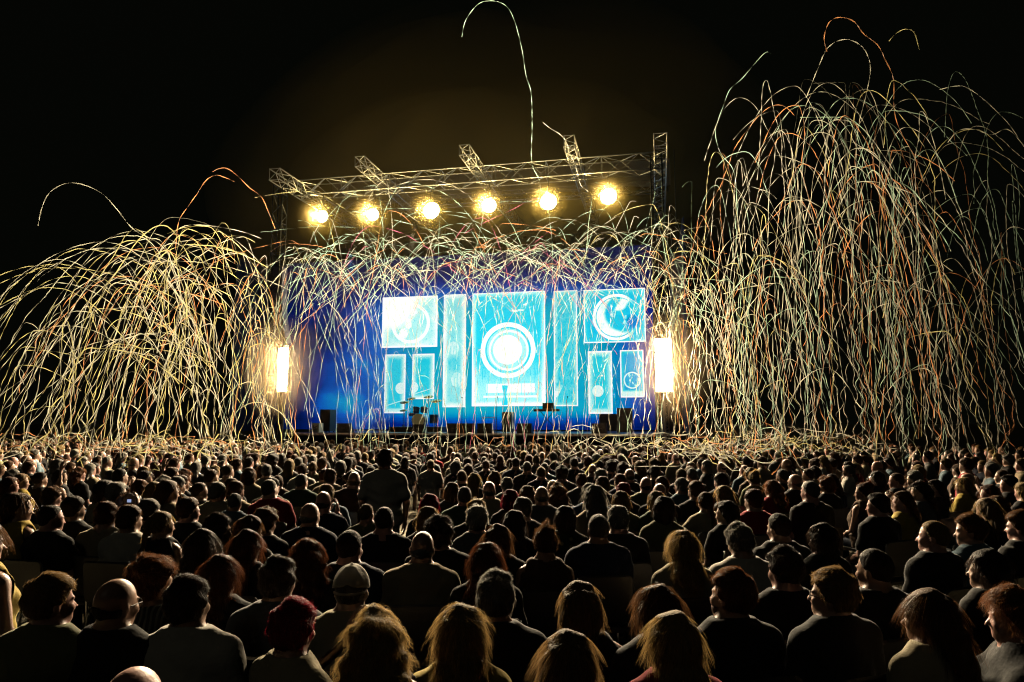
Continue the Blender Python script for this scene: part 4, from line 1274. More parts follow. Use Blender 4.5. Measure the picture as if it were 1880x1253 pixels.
# ---- hair, in the head's own frame (origin at NECK)
def make_hair(style, seed=0, step=0.013, strands=900, width=0.0022, seglen=1.0):
    r = np.random.default_rng(seed)
    long_ = style in ("long", "wavy", "curly", "ponytail")
    zlo = {"long": .80, "wavy": .82, "curly": .80, "bob": 1.0, "ponytail": .86}.get(style, 1.03)
    half = .25 if style == "curly" else .165
    xs = np.arange(-half, half, step); ys = np.arange(-.26, .17, step); zs = np.arange(zlo - .04, 1.40, step)
    P = np.meshgrid(xs, ys, zs, indexing="ij")
    x, y, z = P
    sk = ell(P, (0, -.008, 1.187), (.076, .098, .098))
    bump = .004 * np.sin(x * 70 + 2 * np.sin(z * 40) + seed) + .004 * np.sin(z * 63 + y * 50 + seed * 2)
    front_line = .030 + (z - 1.19) * 0.85                # hair only behind this
    if style == "bald":
        d = np.maximum(sk - .008 - bump * .5, z - 1.178 - .02 * np.sin(y * 30)); d = np.maximum(d, y - .012); d = np.maximum(d, 1.095 - z)
    elif style == "crop":
        d = sk - .006 - bump * .3; d = np.maximum(d, y - front_line); d = np.maximum(d, 1.10 - z + np.clip(y + .03, 0, 1) * 1.0)
    elif style == "short":
        d = sk - .016 - bump - .010 * np.clip((z - 1.2) / .1, 0, 1); d = np.maximum(d, y - front_line - .012); d = np.maximum(d, 1.105 - z + np.clip(y + .02, 0, 1) * 1.2)
    elif style == "full":
        d = sk - .030 - bump * 1.8 - .012 * np.clip((z - 1.18) / .1, 0, 1); d = np.maximum(d, y - front_line - .02); d = np.maximum(d, 1.085 - z + np.clip(y + .02, 0, 1) * 1.0)
    elif style == "updo":
        d = sk - .014 - bump; d = np.maximum(d, y - front_line - .006); d = np.maximum(d, 1.11 - z + np.clip(y + .02, 0, 1))
        d = smin(d, ell(P, (0, -.075, 1.275), (.055, .052, .045)) - bump * 2, .02)
    elif style == "bun":
        d = sk - .013 - bump * .6; d = np.maximum(d, y - front_line - .006); d = np.maximum(d, 1.11 - z + np.clip(y + .02, 0, 1))
        d = smin(d, ell(P, (0, -.135, 1.20), (.042, .038, .042)) - bump, .015)
    elif style == "ponytail":
        d = sk - .014 - bump * .6; d = np.maximum(d, y - front_line - .006); d = np.maximum(d, 1.11 - z + np.clip(y + .02, 0, 1))
        d = smin(d, cone(P, (0, -.115, 1.21), (0.01, -.155, .92), .030, .016) - bump, .03)
    elif style == "bob":
        d = sk - .022 - bump
        d = smin(d, ell(P, (0, -.022, 1.12), (.102, .098, .125)) - bump, .04)
        cut = y - (.020 + (z - 1.17) * 0.75)
        d = np.maximum(d, cut); d = np.maximum(d, 1.018 - z + .02 * np.sin(x * 25 + seed))
    elif style in ("long", "wavy"):
        wv = (.010 if style == "wavy" else .003) * np.sin(z * 55 + x * 20 + seed) + bump
        d = sk - .020 - bump
        d = smin(d, ell(P, (0, -.025, 1.12), (.098, .096, .14)) - bump, .04)
        d = smin(d, cone(P, (0, -.075, 1.08), (0, -.125, .88), .080, .062) * .9 - wv, .05)
        d = smin(d, ell(P, (0, -.115, .97), (.118, .05, .15)) - wv, .04)
        d = np.maximum(d, y - (.022 + (z - 1.17) * 0.8)); d = np.maximum(d, .825 - z + .03 * np.sin(x * 22 + seed))
    else:   # curly
        wv = .012 * np.sin(x * 45 + 3 * np.sin(z * 30)) + .012 * np.sin(z * 48 + y * 40 + seed)
        d = sk - .032 - wv * .6
        d = smin(d, ell(P, (0, -.04, 1.12), (.135, .115, .16)) - wv, .05)
        d = smin(d, ell(P, (0, -.085, .98), (.170, .085, .17)) - wv, .06)
        d = np.maximum(d, y - (.025 + (z - 1.17) * 0.8))
    V, Q = surface_nets(d, xs, ys, zs)
    faces = [Q]
    if strands:
        tri = V[Q]; cen = tri.mean(1)
        nrm = np.cross(tri[:, 2] - tri[:, 0], tri[:, 3] - tri[:, 1]); ar = np.linalg.norm(nrm, axis=1); nrm = nrm / (ar[:, None] + 1e-12)
        outw = cen - np.array([0, -.02, min(1.13, cen[:, 2].mean())])
        aw = ar * (1 + 2.5 * np.clip((cen[:, 2] - 1.22) / .06, 0, 1)); pick_ = r.choice(len(Q), strands, p=aw / aw.sum())
        wgt = r.dirichlet([1, 1, 1, 1], strands)
        p0 = (tri[pick_] * wgt[:, :, None]).sum(1); n = nrm[pick_]
        sgn = np.sign((n * (p0 - np.array([0, -.03, 1.12]))).sum(1)); n = n * np.where(sgn == 0, 1, sgn)[:, None]
        crown = np.array([0, -.06, 1.30])
        flow = p0 - crown; flow[:, 2] -= .10
        if style in ("short", "crop", "full"): flow = flow * .5 + np.array([0, .12, .02]) * (p0[:, 2:3] > 1.22)
        if style in ("updo",): flow = -flow
        t = flow - (flow * n).sum(1)[:, None] * n; t /= np.linalg.norm(t, axis=1)[:, None] + 1e-9
        L = {"bald": .014, "crop": .012, "short": .030, "full": .050, "updo": .06, "bun": .05, "ponytail": .08, "bob": .10, "long": .15, "wavy": .14, "curly": .11}[style]
        L = L * r.uniform(.5, 1.2, strands) * seglen
        lift = {"bald": .5, "crop": .7, "short": .42, "full": .5, "updo": .22, "bun": .12, "ponytail": .12, "bob": .05, "long": .04, "wavy": .12, "curly": .34}[style]
        cur = {"full": .8, "wavy": .6, "curly": 1.3, "updo": .9, "short": .25}.get(style, .12)
        K = 6 if style in ("curly", "wavy", "long") else 4
        pts = [p0 - n * .003]
        u1 = np.cross(n, t); ph = r.uniform(0, 6.28, strands); fr = r.uniform(1.2, 2.4, strands) * (2.2 if style == "curly" else 1)
        side0 = r.normal(0, .06 if style in ("long", "bob") else .16, strands)
        for k in range(K):
            g = (k + 1) / K
            a = ph + fr * k
            dr = t + n * (lift * (1 - .7 * g))[..., None] if np.ndim(lift) else t + n * lift * (1 - .6 * g)
            dr = dr + u1 * (side0 + cur * np.sin(a))[:, None] + n * (cur * .7 * np.cos(a))[:, None]
            dr[:, 2] -= (1.3 if long_ or style == "bob" else .25) * g
            dr /= np.linalg.norm(dr, axis=1)[:, None]
            pts.append(pts[-1] + dr * (L / K)[:, None])
        B = u1 * np.cos(ph)[:, None] + n * np.sin(ph)[:, None]
        VV = []
        for k, p in enumerate(pts):
            wk = width * (1 - .75 * k / K)
            VV += [p - B * wk / 2, p + B * wk / 2]
        VV = np.stack(VV, 1).reshape(-1, 3)                       # (strands, 2(K+1), 3)
        base = np.arange(strands)[:, None] * 2 * (K + 1) + len(V)
        sq = np.concatenate([np.stack([base[:, 0] + 2*k, base[:, 0] + 2*k + 1, base[:, 0] + 2*k + 3, base[:, 0] + 2*k + 2], 1) for k in range(K)])
        V = np.concatenate([V, VV]); faces = [np.concatenate([Q, sq])]
    return V - NECK, faces[0], len(Q)

def make_cap():
    step = .009
    xs = np.arange(-.12, .12, step); ys = np.arange(-.14, .22, step); zs = np.arange(1.14, 1.33, step)
    P = np.meshgrid(xs, ys, zs, indexing="ij")
    sk = ell(P, (0, -.008, 1.187), (.076, .098, .098))
    seam = .0025 * np.cos(np.arctan2(P[1] + .008, P[0]) * 6)
    d = np.maximum(sk - .017 - seam, 1.178 - P[2] - .25 * np.clip(P[1], -1, 0))
    d = np.maximum(d, -np.maximum(np.sqrt(P[0] ** 2 + (P[2] - 1.19) ** 2) - .026, P[1] + .07))
    d = smin(d, ell(P, (0, .105, 1.200 - 0), (.070, .085, .011)), .012)
    d = np.minimum(d, ell(P, (0, -.010, 1.305), (.010, .010, .007)))
    strap = np.maximum(np.abs(sk - .012) - .005, np.abs(P[2] - 1.172) - .008); strap = np.maximum(strap, P[1] + .05)
    d = np.minimum(d, strap)
    V, Q = surface_nets(d, xs, ys, zs)
    return V - NECK, Q

# ---- materials of people
SK = [material("skin_fair", (0.52, 0.32, 0.23), 0.42, noise=0.12, nscale=9, bump=0.08, bscale=90, sheen=0.15),
      material("skin_tan", (0.40, 0.23, 0.15), 0.42, noise=0.12, nscale=9, bump=0.08, bscale=90, sheen=0.15),
      material("skin_pink", (0.55, 0.30, 0.24), 0.40, noise=0.15, nscale=9, bump=0.08, bscale=90, sheen=0.15)]
HC = {"blonde": (0.52, 0.34, 0.13), "brown": (0.16, 0.075, 0.03), "dark": (0.035, 0.022, 0.015), "grey": (0.38, 0.35, 0.30), "white": (0.66, 0.62, 0.54),
      "auburn": (0.13, 0.042, 0.016), "ginger": (0.22, 0.085, 0.03), "red": (0.30, 0.015, 0.035), "fair": (0.36, 0.22, 0.09)}
HS = {k: material(k + "_hair_strands", v, 0.4, translucent=0.42, island=0.45, spec=0.5, sheen=0.6) for k, v in HC.items()}
HM = {k: material(k + "_hair", tuple(q * 0.6 for q in v), 0.6, translucent=0.14, island=0.28, spec=0.12, sheen=0.35, streak=0.9) for k, v in HC.items()}  # shade put into the base hair colour, so only the strands rim bright
TC = {"black": (0.012, 0.012, 0.013), "charcoal": (0.035, 0.036, 0.038), "navy": (0.018, 0.025, 0.05), "grey": (0.17, 0.17, 0.17), "white": (0.62, 0.58, 0.50), "cream": (0.50, 0.42, 0.27),
      "beige": (0.40, 0.32, 0.20), "olive": (0.20, 0.20, 0.10), "green": (0.05, 0.09, 0.05), "red": (0.36, 0.02, 0.03), "denim": (0.13, 0.20, 0.25), "mustard": (0.50, 0.36, 0.07), "brown": (0.10, 0.06, 0.035), "blue": (0.06, 0.10, 0.20)}
TM = {k: material(k + "_cloth", v, 0.85, noise=0.18, nscale=5, bump=0.6, bscale=11, sheen=0.55, spec=0.2) for k, v in TC.items()}
def striped():
    m = material("striped_cloth", (0.03, 0.03, 0.03), 0.85, sheen=0.2, spec=0.2)
    N, L = m.node_tree.nodes, m.node_tree.links
    tc = N.new("ShaderNodeTexCoord"); w = N.new("ShaderNodeTexWave"); w.inputs["Scale"].default_value = 11; w.inputs["Distortion"].default_value = 1.5; w.inputs["Detail"].default_value = 1
    r = N.new("ShaderNodeValToRGB"); r.color_ramp.elements[0].color = (.02, .02, .02, 1); r.color_ramp.elements[1].color = (.35, .33, .26, 1); r.color_ramp.elements[0].position = .55; r.color_ramp.elements[1].position = .75
    L.new(tc.outputs["Object"], w.inputs["Vector"]); L.new(w.outputs["Fac"], r.inputs[0]); L.new(r.outputs[0], N["Principled BSDF"].inputs["Base Color"])
    return m
TM["striped"] = striped()
def printed(name, a, b):
    m = material(name, a, 0.85, sheen=0.2, spec=0.2)
    N, L = m.node_tree.nodes, m.node_tree.links
    tc = N.new("ShaderNodeTexCoord"); v = N.new("ShaderNodeTexVoronoi"); v.inputs["Scale"].default_value = 16
    r = N.new("ShaderNodeValToRGB"); r.color_ramp.elements[0].color = (*b, 1); r.color_ramp.elements[1].color = (*a, 1); r.color_ramp.elements[0].position = .28; r.color_ramp.elements[1].position = .40
    L.new(tc.outputs["Object"], v.inputs["Vector"]); L.new(v.outputs["Distance"], r.inputs[0]); L.new(r.outputs[0], N["Principled BSDF"].inputs["Base Color"])
    return m
TM["print"] = printed("printed_cloth", (0.04, 0.045, 0.03), (0.40, 0.36, 0.16))
PANTS = [material("dark_trousers", (0.02, 0.022, 0.03), 0.8, noise=0.2), material("jeans", (0.05, 0.07, 0.12), 0.8, noise=0.25)]

# ---- chair, built once
def make_chair():
    e = empty("audience_chair")
    def rounded(w, dpt, h):
        V, Q = [], []
        n = 8
        for k, (zz, ins) in enumerate(((0, .012), (.010, 0), (h - .010, 0), (h, .012))):
            for cx, cyy, a0 in ((1, 1, 0), (-1, 1, .5), (-1, -1, 1), (1, -1, 1.5)):
                for i in range(n // 2):
                    a = (a0 + .5 * i / (n/2 - 1)) * math.pi
                    V.append([cx * (w/2 - .05) + (.05 - ins) * math.cos(a), cyy * (dpt/2 - .05) + (.05 - ins) * math.sin(a), zz])
        m = 4 * (n // 2)
        Q = [[k*m+j, k*m+(j+1) % m, (k+1)*m+(j+1) % m, (k+1)*m+j] for k in range(3) for j in range(m)]
        return np.array(V), Q, m
    V, Q, m = rounded(.44, .43, .045)
    seat_me = bpy.data.meshes.new("seat"); seat_me.from_pydata([tuple(v) for v in V + np.array([0, .03, .415])], [], [tuple(q) for q in Q] + [tuple(range(m))[::-1], tuple(range(3*m, 4*m))])
    obj("seat", seat_me, M["plastic"], e)
    V, Q, m = rounded(.44, .36, .022)
    Rm = np.array(Matrix.Rotation(math.radians(97), 3, "X"))
    back_me = bpy.data.meshes.new("backrest"); back_me.from_pydata([tuple(v) for v in V @ Rm.T + np.array([0, -.215, .685])], [], [tuple(q) for q in Q] + [tuple(range(m))[::-1], tuple(range(3*m, 4*m))])
    obj("backrest", back_me, M["plastic"], e)
    for s in (-1, 1):
        MB().tube([(s*.20, .22, .41), (s*.21, .25, 0)], .011, 8).build("leg", M["chrome"], e, True)
        MB().tube([(s*.205, -.235, .84), (s*.20, -.19, .42), (s*.21, -.22, 0)], .011, 8).build("leg", M["chrome"], e, True)
    return e
CHAIR = make_chair(); chair_used = False
def put_chair(x, y, rz, label):
    global chair_used
    o = CHAIR if not chair_used else copy_tree(CHAIR)
    chair_used = True
    o.location = (x, y, 0); o.rotation_euler = (0, 0, rz)
    tag(o, label, "chair", "black chairs of the seated audience")
    return o
# ------------------------------------------------------------------ the audience, those who can be told apart
# x, y of the head top in the photograph, sex, hair style, hair colour, top, head turn (deg, + to the left), arms, label, options
PEOPLE = [
 # nearest row
 (1037, 1160, "f", "long", "fair", "black", 0, "lap", "woman with long straight fair hair, head lowest at bottom centre", {}),
 (1232, 1124, "f", "long", "blonde", "red", 14, "lap", "woman with long blonde hair and red top near bottom centre", {}),
 (695, 1116, "f", "curly", "blonde", "black", 0, "lap", "woman with big glowing blonde curls at the bottom edge", {"sleeve": 0}),
 (845, 1112, "f", "wavy", "blonde", "mustard", 4, "lap", "woman with tousled blonde hair and mustard cardigan at the bottom edge", {"sleeve": 1.4}),
 (250, 1228, "m", "bald", "grey", "charcoal", -10, "lap", "bald crown peeking up at the bottom edge", {}),
 (540, 1098, "f", "short", "red", "cream", -28, "clap", "person with short red dyed hair and cream top clapping", {"sleeve": 1.3, "turn": -38}),
 (1858, 1076, "f", "curly", "ginger", "charcoal", 55, "clap", "woman with ginger curls clapping at the right edge", {"sleeve": 0.5, "turn": 62}),
 (98, 1053, "m", "short", "fair", "olive", -34, "lap", "man with short fair hair and pale olive shirt at lower left", {"collar": 1}),
 (215, 1063, "m", "bald", "dark", "black", -24, "lap", "bald man in black next to the pale olive shirt", {"glasses": 1}),
 (352, 1056, "m", "short", "dark", "white", -14, "lap", "broad man with short dark hair and pale collared shirt", {"collar": 1, "belly": 1.1}),
 (284, 1024, "m", "full", "ginger", "striped", -34, "lap", "person with full ginger hair and striped shirt", {}),
 (407, 1021, "f", "wavy", "auburn", "black", -22, "lap", "woman with long auburn hair beside the striped shirt", {"sleeve": .5}),
 (514, 1022, "m", "short", "dark", "grey", -10, "lap", "man with short dark hair and grey collared shirt behind red dyed hair", {"collar": 1}),
 (646, 1042, "m", "crop", "grey", "cream", 0, "lap", "man in a white cap and cream shirt", {"cap": 1, "collar": 1}),
 (908, 1049, "m", "short", "grey", "black", -4, "lap", "grey haired man in black jacket above the mustard cardigan", {"collar": 1, "sleeve": 1.6}),
 (1067, 1070, "f", "bob", "fair", "black", 0, "lap", "woman with sleek fair bob and bare shoulders", {"sleeve": 0, "long": 1}),
 (1206, 1077, "f", "wavy", "brown", "charcoal", 22, "lap", "brown haired woman just behind the blonde in red", {}),
 (1338, 1044, "m", "short", "ginger", "black", 36, "lap", "bearded man in black jacket looking left", {"collar": 1, "beard": 1, "sleeve": 1.6}),
 (1524, 1041, "m", "short", "fair", "charcoal", 48, "lap", "man with glasses and dark grey shirt in left profile", {"glasses": 1, "collar": 1}),
 (1702, 1085, "f", "long", "brown", "cream", 42, "lap", "woman with long brown hair and cream top left of the clapping curls", {"sleeve": .5}),
 (1440, 1004, "m", "short", "dark", "black", 16, "lap", "shadowed man in black between the bearded man and the glasses", {}),
 (1604, 1010, "m", "crop", "dark", "black", 24, "lap", "shadowed man in black behind the man with glasses", {"belly": 1.2}),
 (1508, 962, "f", "bob", "dark", "black", 20, "lap", "shadowed dark bobbed woman below the broad dark back", {}),
 (1430, 944, "m", "crop", "dark", "charcoal", 16, "lap", "shadowed man in charcoal under the long ginger hair", {}),
 (1810, 1010, "f", "bob", "dark", "black", 40, "lap", "shadowed bobbed woman before the denim shirt", {}),
 # second row
 (567, 986, "f", "curly", "auburn", "black", 0, "lap", "woman with long wavy auburn hair in the middle left rows", {"small": 1}),
 (643, 975, "m", "crop", "dark", "navy", -20, "lap", "man with cropped dark hair and navy shirt behind the white cap", {}),
 (774, 976, "m", "bald", "white", "beige", 0, "lap", "broad balding man in beige shirt", {"collar": 1, "belly": 1.1}),
 (894, 998, "f", "wavy", "auburn", "black", -6, "lap", "auburn haired woman behind the grey haired man in black", {}),
 (914, 964, "f", "long", "brown", "charcoal", -18, "lap", "brown haired woman with glasses behind the auburn haired woman", {"glasses": 1}),
 (1000, 961, "f", "updo", "brown", "brown", 0, "lap", "woman with messy pinned up hair in dark top", {"sleeve": 0}),
 (1097, 946, "m", "crop", "grey", "navy", 0, "lap", "man with cropped grey hair and plain navy shirt", {}),
 (1134, 928, "m", "short", "white", "charcoal", 10, "lap", "white haired man beside the cropped grey hair", {}),
 (1037, 929, "f", "bob", "dark", "print", -6, "lap", "dark bobbed woman in a small printed blouse", {}),
 (1251, 976, "f", "wavy", "blonde", "cream", 6, "lap", "blonde woman in cream top with hair spread on her shoulders", {"sleeve": .6}),
 (1361, 961, "m", "short", "grey", "white", 8, "lap", "man with short grey hair and pale shirt behind the bearded man", {"belly": 1.1}),
 (1710, 958, "m", "crop", "blonde", "black", 40, "lap", "older man with thin blond hair in black looking left", {}),
 (1780, 944, "m", "short", "brown", "denim", 48, "chin", "man in denim shirt with a hand at his chin", {"collar": 1, "sleeve": 1.5}),
 (1872, 938, "m", "short", "brown", "black", 30, "lap", "brown haired man cut by the right edge", {}),
 (807, 950, "m", "full", "dark", "black", -8, "lap", "person with thick dark hair in black behind the beige shirt", {}),
 (706, 932, "m", "crop", "dark", "black", -6, "lap", "broad man in black right before the standing man", {"belly": 1.15}),
 (786, 930, "f", "long", "fair", "black", -4, "lap", "woman with long fair hair beside the aisle", {}),
 (789, 907, "f", "bob", "red", "black", 0, "lap", "woman with red bobbed hair beside the aisle", {}),
 (876, 930, "f", "full", "white", "grey", -10, "lap", "woman with fluffy white hair", {}),
 (944, 937, "f", "long", "dark", "black", -4, "lap", "woman with long dark hair beside the fluffy white hair", {}),
 (570, 924, "m", "bald", "white", "navy", -14, "lap", "balding man with white side hair in navy shirt", {"collar": 1}),
 (488, 934, "f", "full", "brown", "charcoal", -14, "lap", "person with short curly brown hair left of the balding navy shirt", {}),
 (375, 973, "f", "long", "dark", "black", -24, "lap", "woman with long dark hair above the broad pale shirt", {}),
 (455, 974, "f", "long", "auburn", "black", -18, "lap", "woman with long smooth auburn hair left of the auburn curls", {}),
 (458, 948, "f", "bob", "brown", "black", -40, "lap", "brown bobbed woman in right profile", {}),
 (402, 943, "m", "short", "dark", "olive", -34, "lap", "dark haired man in olive shirt looking right", {}),
 (298, 941, "f", "ponytail", "blonde", "black", -36, "lap", "blonde woman with ponytail and bare shoulders on the left", {"sleeve": 0}),
 (240, 927, "m", "short", "brown", "white", -30, "lap", "brown haired man in white shirt beside the raised camera", {}),
 (197, 921, "m", "short", "ginger", "beige", -10, "camera", "person holding up a small camera with both hands", {"camera": 1, "sleeve": .6}),
 (137, 911, "m", "short", "dark", "black", -34, "lap", "dark haired man in black left of the raised camera", {}),
 (95, 929, "m", "crop", "dark", "black", -36, "lap", "man with cropped hair in black at the far left rows", {}),
 (36, 906, "f", "long", "brown", "mustard", -58, "lap", "woman with long brown hair in right profile at the left edge", {"sleeve": 0, "scale": 1.10}),
 (275, 916, "m", "short", "grey", "black", -34, "lap", "grey haired man in black behind the blonde ponytail", {}),
 (347, 913, "m", "short", "brown", "charcoal", -36, "lap", "brown haired man in dark grey looking right on the left side", {}),
 # third band
 (285, 885, "f", "long", "blonde", "black", -20, "lap", "blonde woman with long smooth hair behind the grey haired man", {}),
 (327, 875, "m", "short", "grey", "black", -26, "lap", "grey haired man in black beside the long smooth blonde", {}),
 (340, 860, "f", "curly", "ginger", "charcoal", -30, "lap", "woman with long ginger curls on the left side", {"sleeve": 0, "small": 1}),
 (221, 861, "m", "crop", "dark", "black", -20, "lap", "bulky man with shaved head in black on the left", {"belly": 1.25, "scale": 1.06}),
 (400, 885, "m", "short", "white", "cream", -34, "lap", "white haired man in cream top on the left", {}),
 (434, 883, "m", "short", "brown", "beige", -26, "lap", "brown haired man in wide beige shirt on the left", {"belly": 1.15}),
 (146, 857, "f", "curly", "ginger", "black", -20, "lap", "person with a round ginger mop of curls on the left", {"small": 1}),
 (174, 851, "f", "ponytail", "dark", "black", -40, "lap", "dark woman with ponytail behind the bulky man", {"sleeve": 0}),
 (112, 862, "f", "bob", "dark", "black", -60, "lap", "dark haired woman in sharp right profile on the left", {}),
 (55, 848, "f", "bob", "brown", "black", -30, "lap", "brown bobbed woman at the far left", {}),
 (26, 829, "m", "full", "white", "black", -40, "lap", "person with bushy white hair at the far left edge", {}),
 (75, 868, "f", "bun", "dark", "black", -20, "raise", "woman raising a bare arm on the far left", {"sleeve": 0}),
 (20, 876, "f", "bob", "auburn", "black", -50, "lap", "auburn woman in right profile behind the left edge profile", {}),
 (40, 870, "f", "bob", "fair", "mustard", -55, "lap", "fair woman in right profile at the far left", {}),
 (485, 850, "f", "curly", "brown", "black", -10, "lap", "woman with long brown waves left of the dark green shirt", {"small": 1}),
 (500, 877, "m", "short", "dark", "print", -14, "lap", "dark haired man in a yellow patterned shirt", {}),
 (554, 871, "m", "crop", "white", "green", -12, "lap", "man with cropped white hair and dark green shirt", {}),
 (607, 861, "m", "short", "brown", "beige", -16, "lap", "broad man in beige shirt left of the standing man", {"belly": 1.15}),
 (646, 866, "f", "bun", "dark", "brown", -44, "lap", "bare armed woman in right profile left of the standing man", {"sleeve": 0}),
 (830, 886, "f", "bob", "brown", "black", -10, "lap", "brown bobbed woman right of the aisle", {}),
 (853, 894, "m", "crop", "grey", "green", 0, "lap", "cropped grey head over green shirt near the centre", {}),
 (871, 869, "f", "long", "blonde", "charcoal", -16, "lap", "long blonde hair behind the cropped grey head", {}),
 (898, 884, "m", "bald", "white", "cream", 0, "lap", "balding man in cream shirt near the centre", {}),
 (937, 899, "f", "bob", "red", "black", -6, "lap", "woman with red hair near the centre", {}),
 (968, 892, "f", "bob", "brown", "black", 0, "lap", "small brown haired woman between red hair and bald head", {}),
 (994, 893, "m", "bald", "grey", "grey", 0, "lap", "balding man in grey shirt right of centre", {}),
 (1024, 885, "f", "curly", "brown", "black", 0, "lap", "woman with long brown wavy hair right of centre", {"small": 1}),
 (1082, 887, "m", "short", "grey", "blue", 0, "lap", "broad man in dull blue shirt right of centre", {"belly": 1.1}),
 (1106, 875, "m", "short", "brown", "charcoal", 6, "lap", "brown haired man behind the dull blue shirt", {}),
 (1139, 902, "f", "bob", "fair", "olive", 4, "lap", "fair bobbed person in olive before the reddish head", {}),
 (1144, 886, "f", "short", "red", "black", 0, "lap", "short reddish head in the right middle rows", {}),
 (1204, 902, "f", "bob", "blonde", "green", 6, "lap", "blonde bobbed woman in dark green top", {}),
 (1210, 888, "m", "bald", "white", "black", 8, "lap", "white bald head behind the blonde bob", {}),
 (1277, 883, "m", "short", "ginger", "black", 12, "lap", "ginger man in black behind the cream jumper", {}),
 (1295, 905, "f", "ponytail", "brown", "cream", 10, "wide", "person in cream jumper with arms spread wide", {"sleeve": 1.5}),
 (1328, 892, "f", "long", "blonde", "black", 12, "lap", "long blonde hair right of the cream jumper", {}),
 (1383, 898, "m", "short", "auburn", "red", 14, "lap", "auburn man in red shirt", {}),
 (1377, 859, "f", "long", "fair", "brown", 8, "lap", "long fair hair behind the red shirt", {}),
 (1417, 882, "f", "wavy", "ginger", "red", 12, "lap", "woman with long ginger hair right of the red shirt", {}),
 (1323, 868, "m", "short", "dark", "black", 12, "lap", "dark haired man behind the long blonde hair", {}),
 (1270, 860, "m", "crop", "grey", "black", 10, "lap", "cropped grey head of the close pair on the right", {}),
 (1250, 861, "m", "crop", "fair", "black", 10, "lap", "cropped fair head of the close pair on the right", {}),
 (1155, 861, "m", "bald", "grey", "black", 4, "lap", "bald head and black shirt behind the reddish head", {}),
 (1202, 855, "m", "short", "dark", "black", 6, "lap", "dark head in black behind the white bald head", {}),
 (1487, 884, "m", "crop", "grey", "black", 14, "lap", "large man in black with broad dark back", {"belly": 1.3, "scale": 1.05}),
 (1517, 876, "f", "full", "ginger", "black", 22, "lap", "thick ginger hair right of the broad dark back", {}),
 (1459, 871, "m", "bald", "grey", "black", 26, "lap", "bald head left of the broad dark back", {}),
 (1436, 862, "m", "crop", "grey", "charcoal", 26, "lap", "cropped head behind the long ginger hair", {}),
 (1584, 883, "f", "updo", "auburn", "brown", 40, "lap", "woman with pinned up auburn hair and bare shoulders", {"sleeve": 0}),
 (1556, 848, "f", "bun", "dark", "black", 20, "lap", "woman with a dark bun and bare back", {"sleeve": 0}),
 (1645, 869, "m", "crop", "brown", "black", 50, "lap", "cropped man in left profile on the right", {}),
 (1655, 902, "f", "long", "brown", "mustard", 62, "lap", "woman in left profile with mustard top", {"sleeve": .6}),
 (1715, 881, "f", "long", "dark", "black", 70, "lap", "dark haired woman in sharp left profile, bare shoulder", {"sleeve": 0}),
 (1768, 877, "f", "wavy", "blonde", "mustard", 50, "lap", "blonde woman in mustard at the far right", {}),
 (1815, 890, "f", "long", "auburn", "black", 45, "lap", "auburn woman in black at the far right", {}),
 (1850, 872, "m", "short", "dark", "black", 50, "lap", "dark haired man behind the far right edge", {}),
 (1610, 905, "m", "short", "dark", "black", 40, "lap", "dark man between pinned up auburn hair and mustard top", {}),
]
def ext(o, P_label): pass

def add_part(name, VQ, mat, parent, loc=None, rot=None):
    V, Q = VQ
    return obj(name, mesh_from(name, V, [Q]), mat, parent, loc, rot)

GLASS = None
def glasses_mesh():
    b = MB()
    for s in (-1, 1):
        a = np.linspace(0, 2 * math.pi, 17)
        b.tube([(s*.033 + .024*math.cos(t), .104 - abs(s*.033 + .024*math.cos(t))*.12, 1.158 + .018*math.sin(t)) for t in a], .0024, 5, False)
        b.tube([(s*.057, .097, 1.163), (s*.080, .02, 1.165), (s*.083, -.012, 1.150)], .0024, 5)
    b.tube([(-.010, .104, 1.162), (.010, .104, 1.162)], .0024, 5)
    me = b.mesh("glasses"); co = np.array([v.co for v in me.vertices]) - NECK
    me.vertices.foreach_set("co", co.astype(np.float32).ravel())
    return me

STAGE_MID = S((R0 + R1) / 2, D_FRONT + 2, 0)
HEAD_TOP = 1.283
body_cache, shirt_cache, hair_cache, pants_cache = {}, {}, {}, {}
def pants(stand):
    if stand not in pants_cache: pants_cache[stand] = mesh_from("trousers", *[(lambda t: t[0])(make_trousers(stand)), [make_trousers(stand)[1]]])
    return pants_cache[stand]

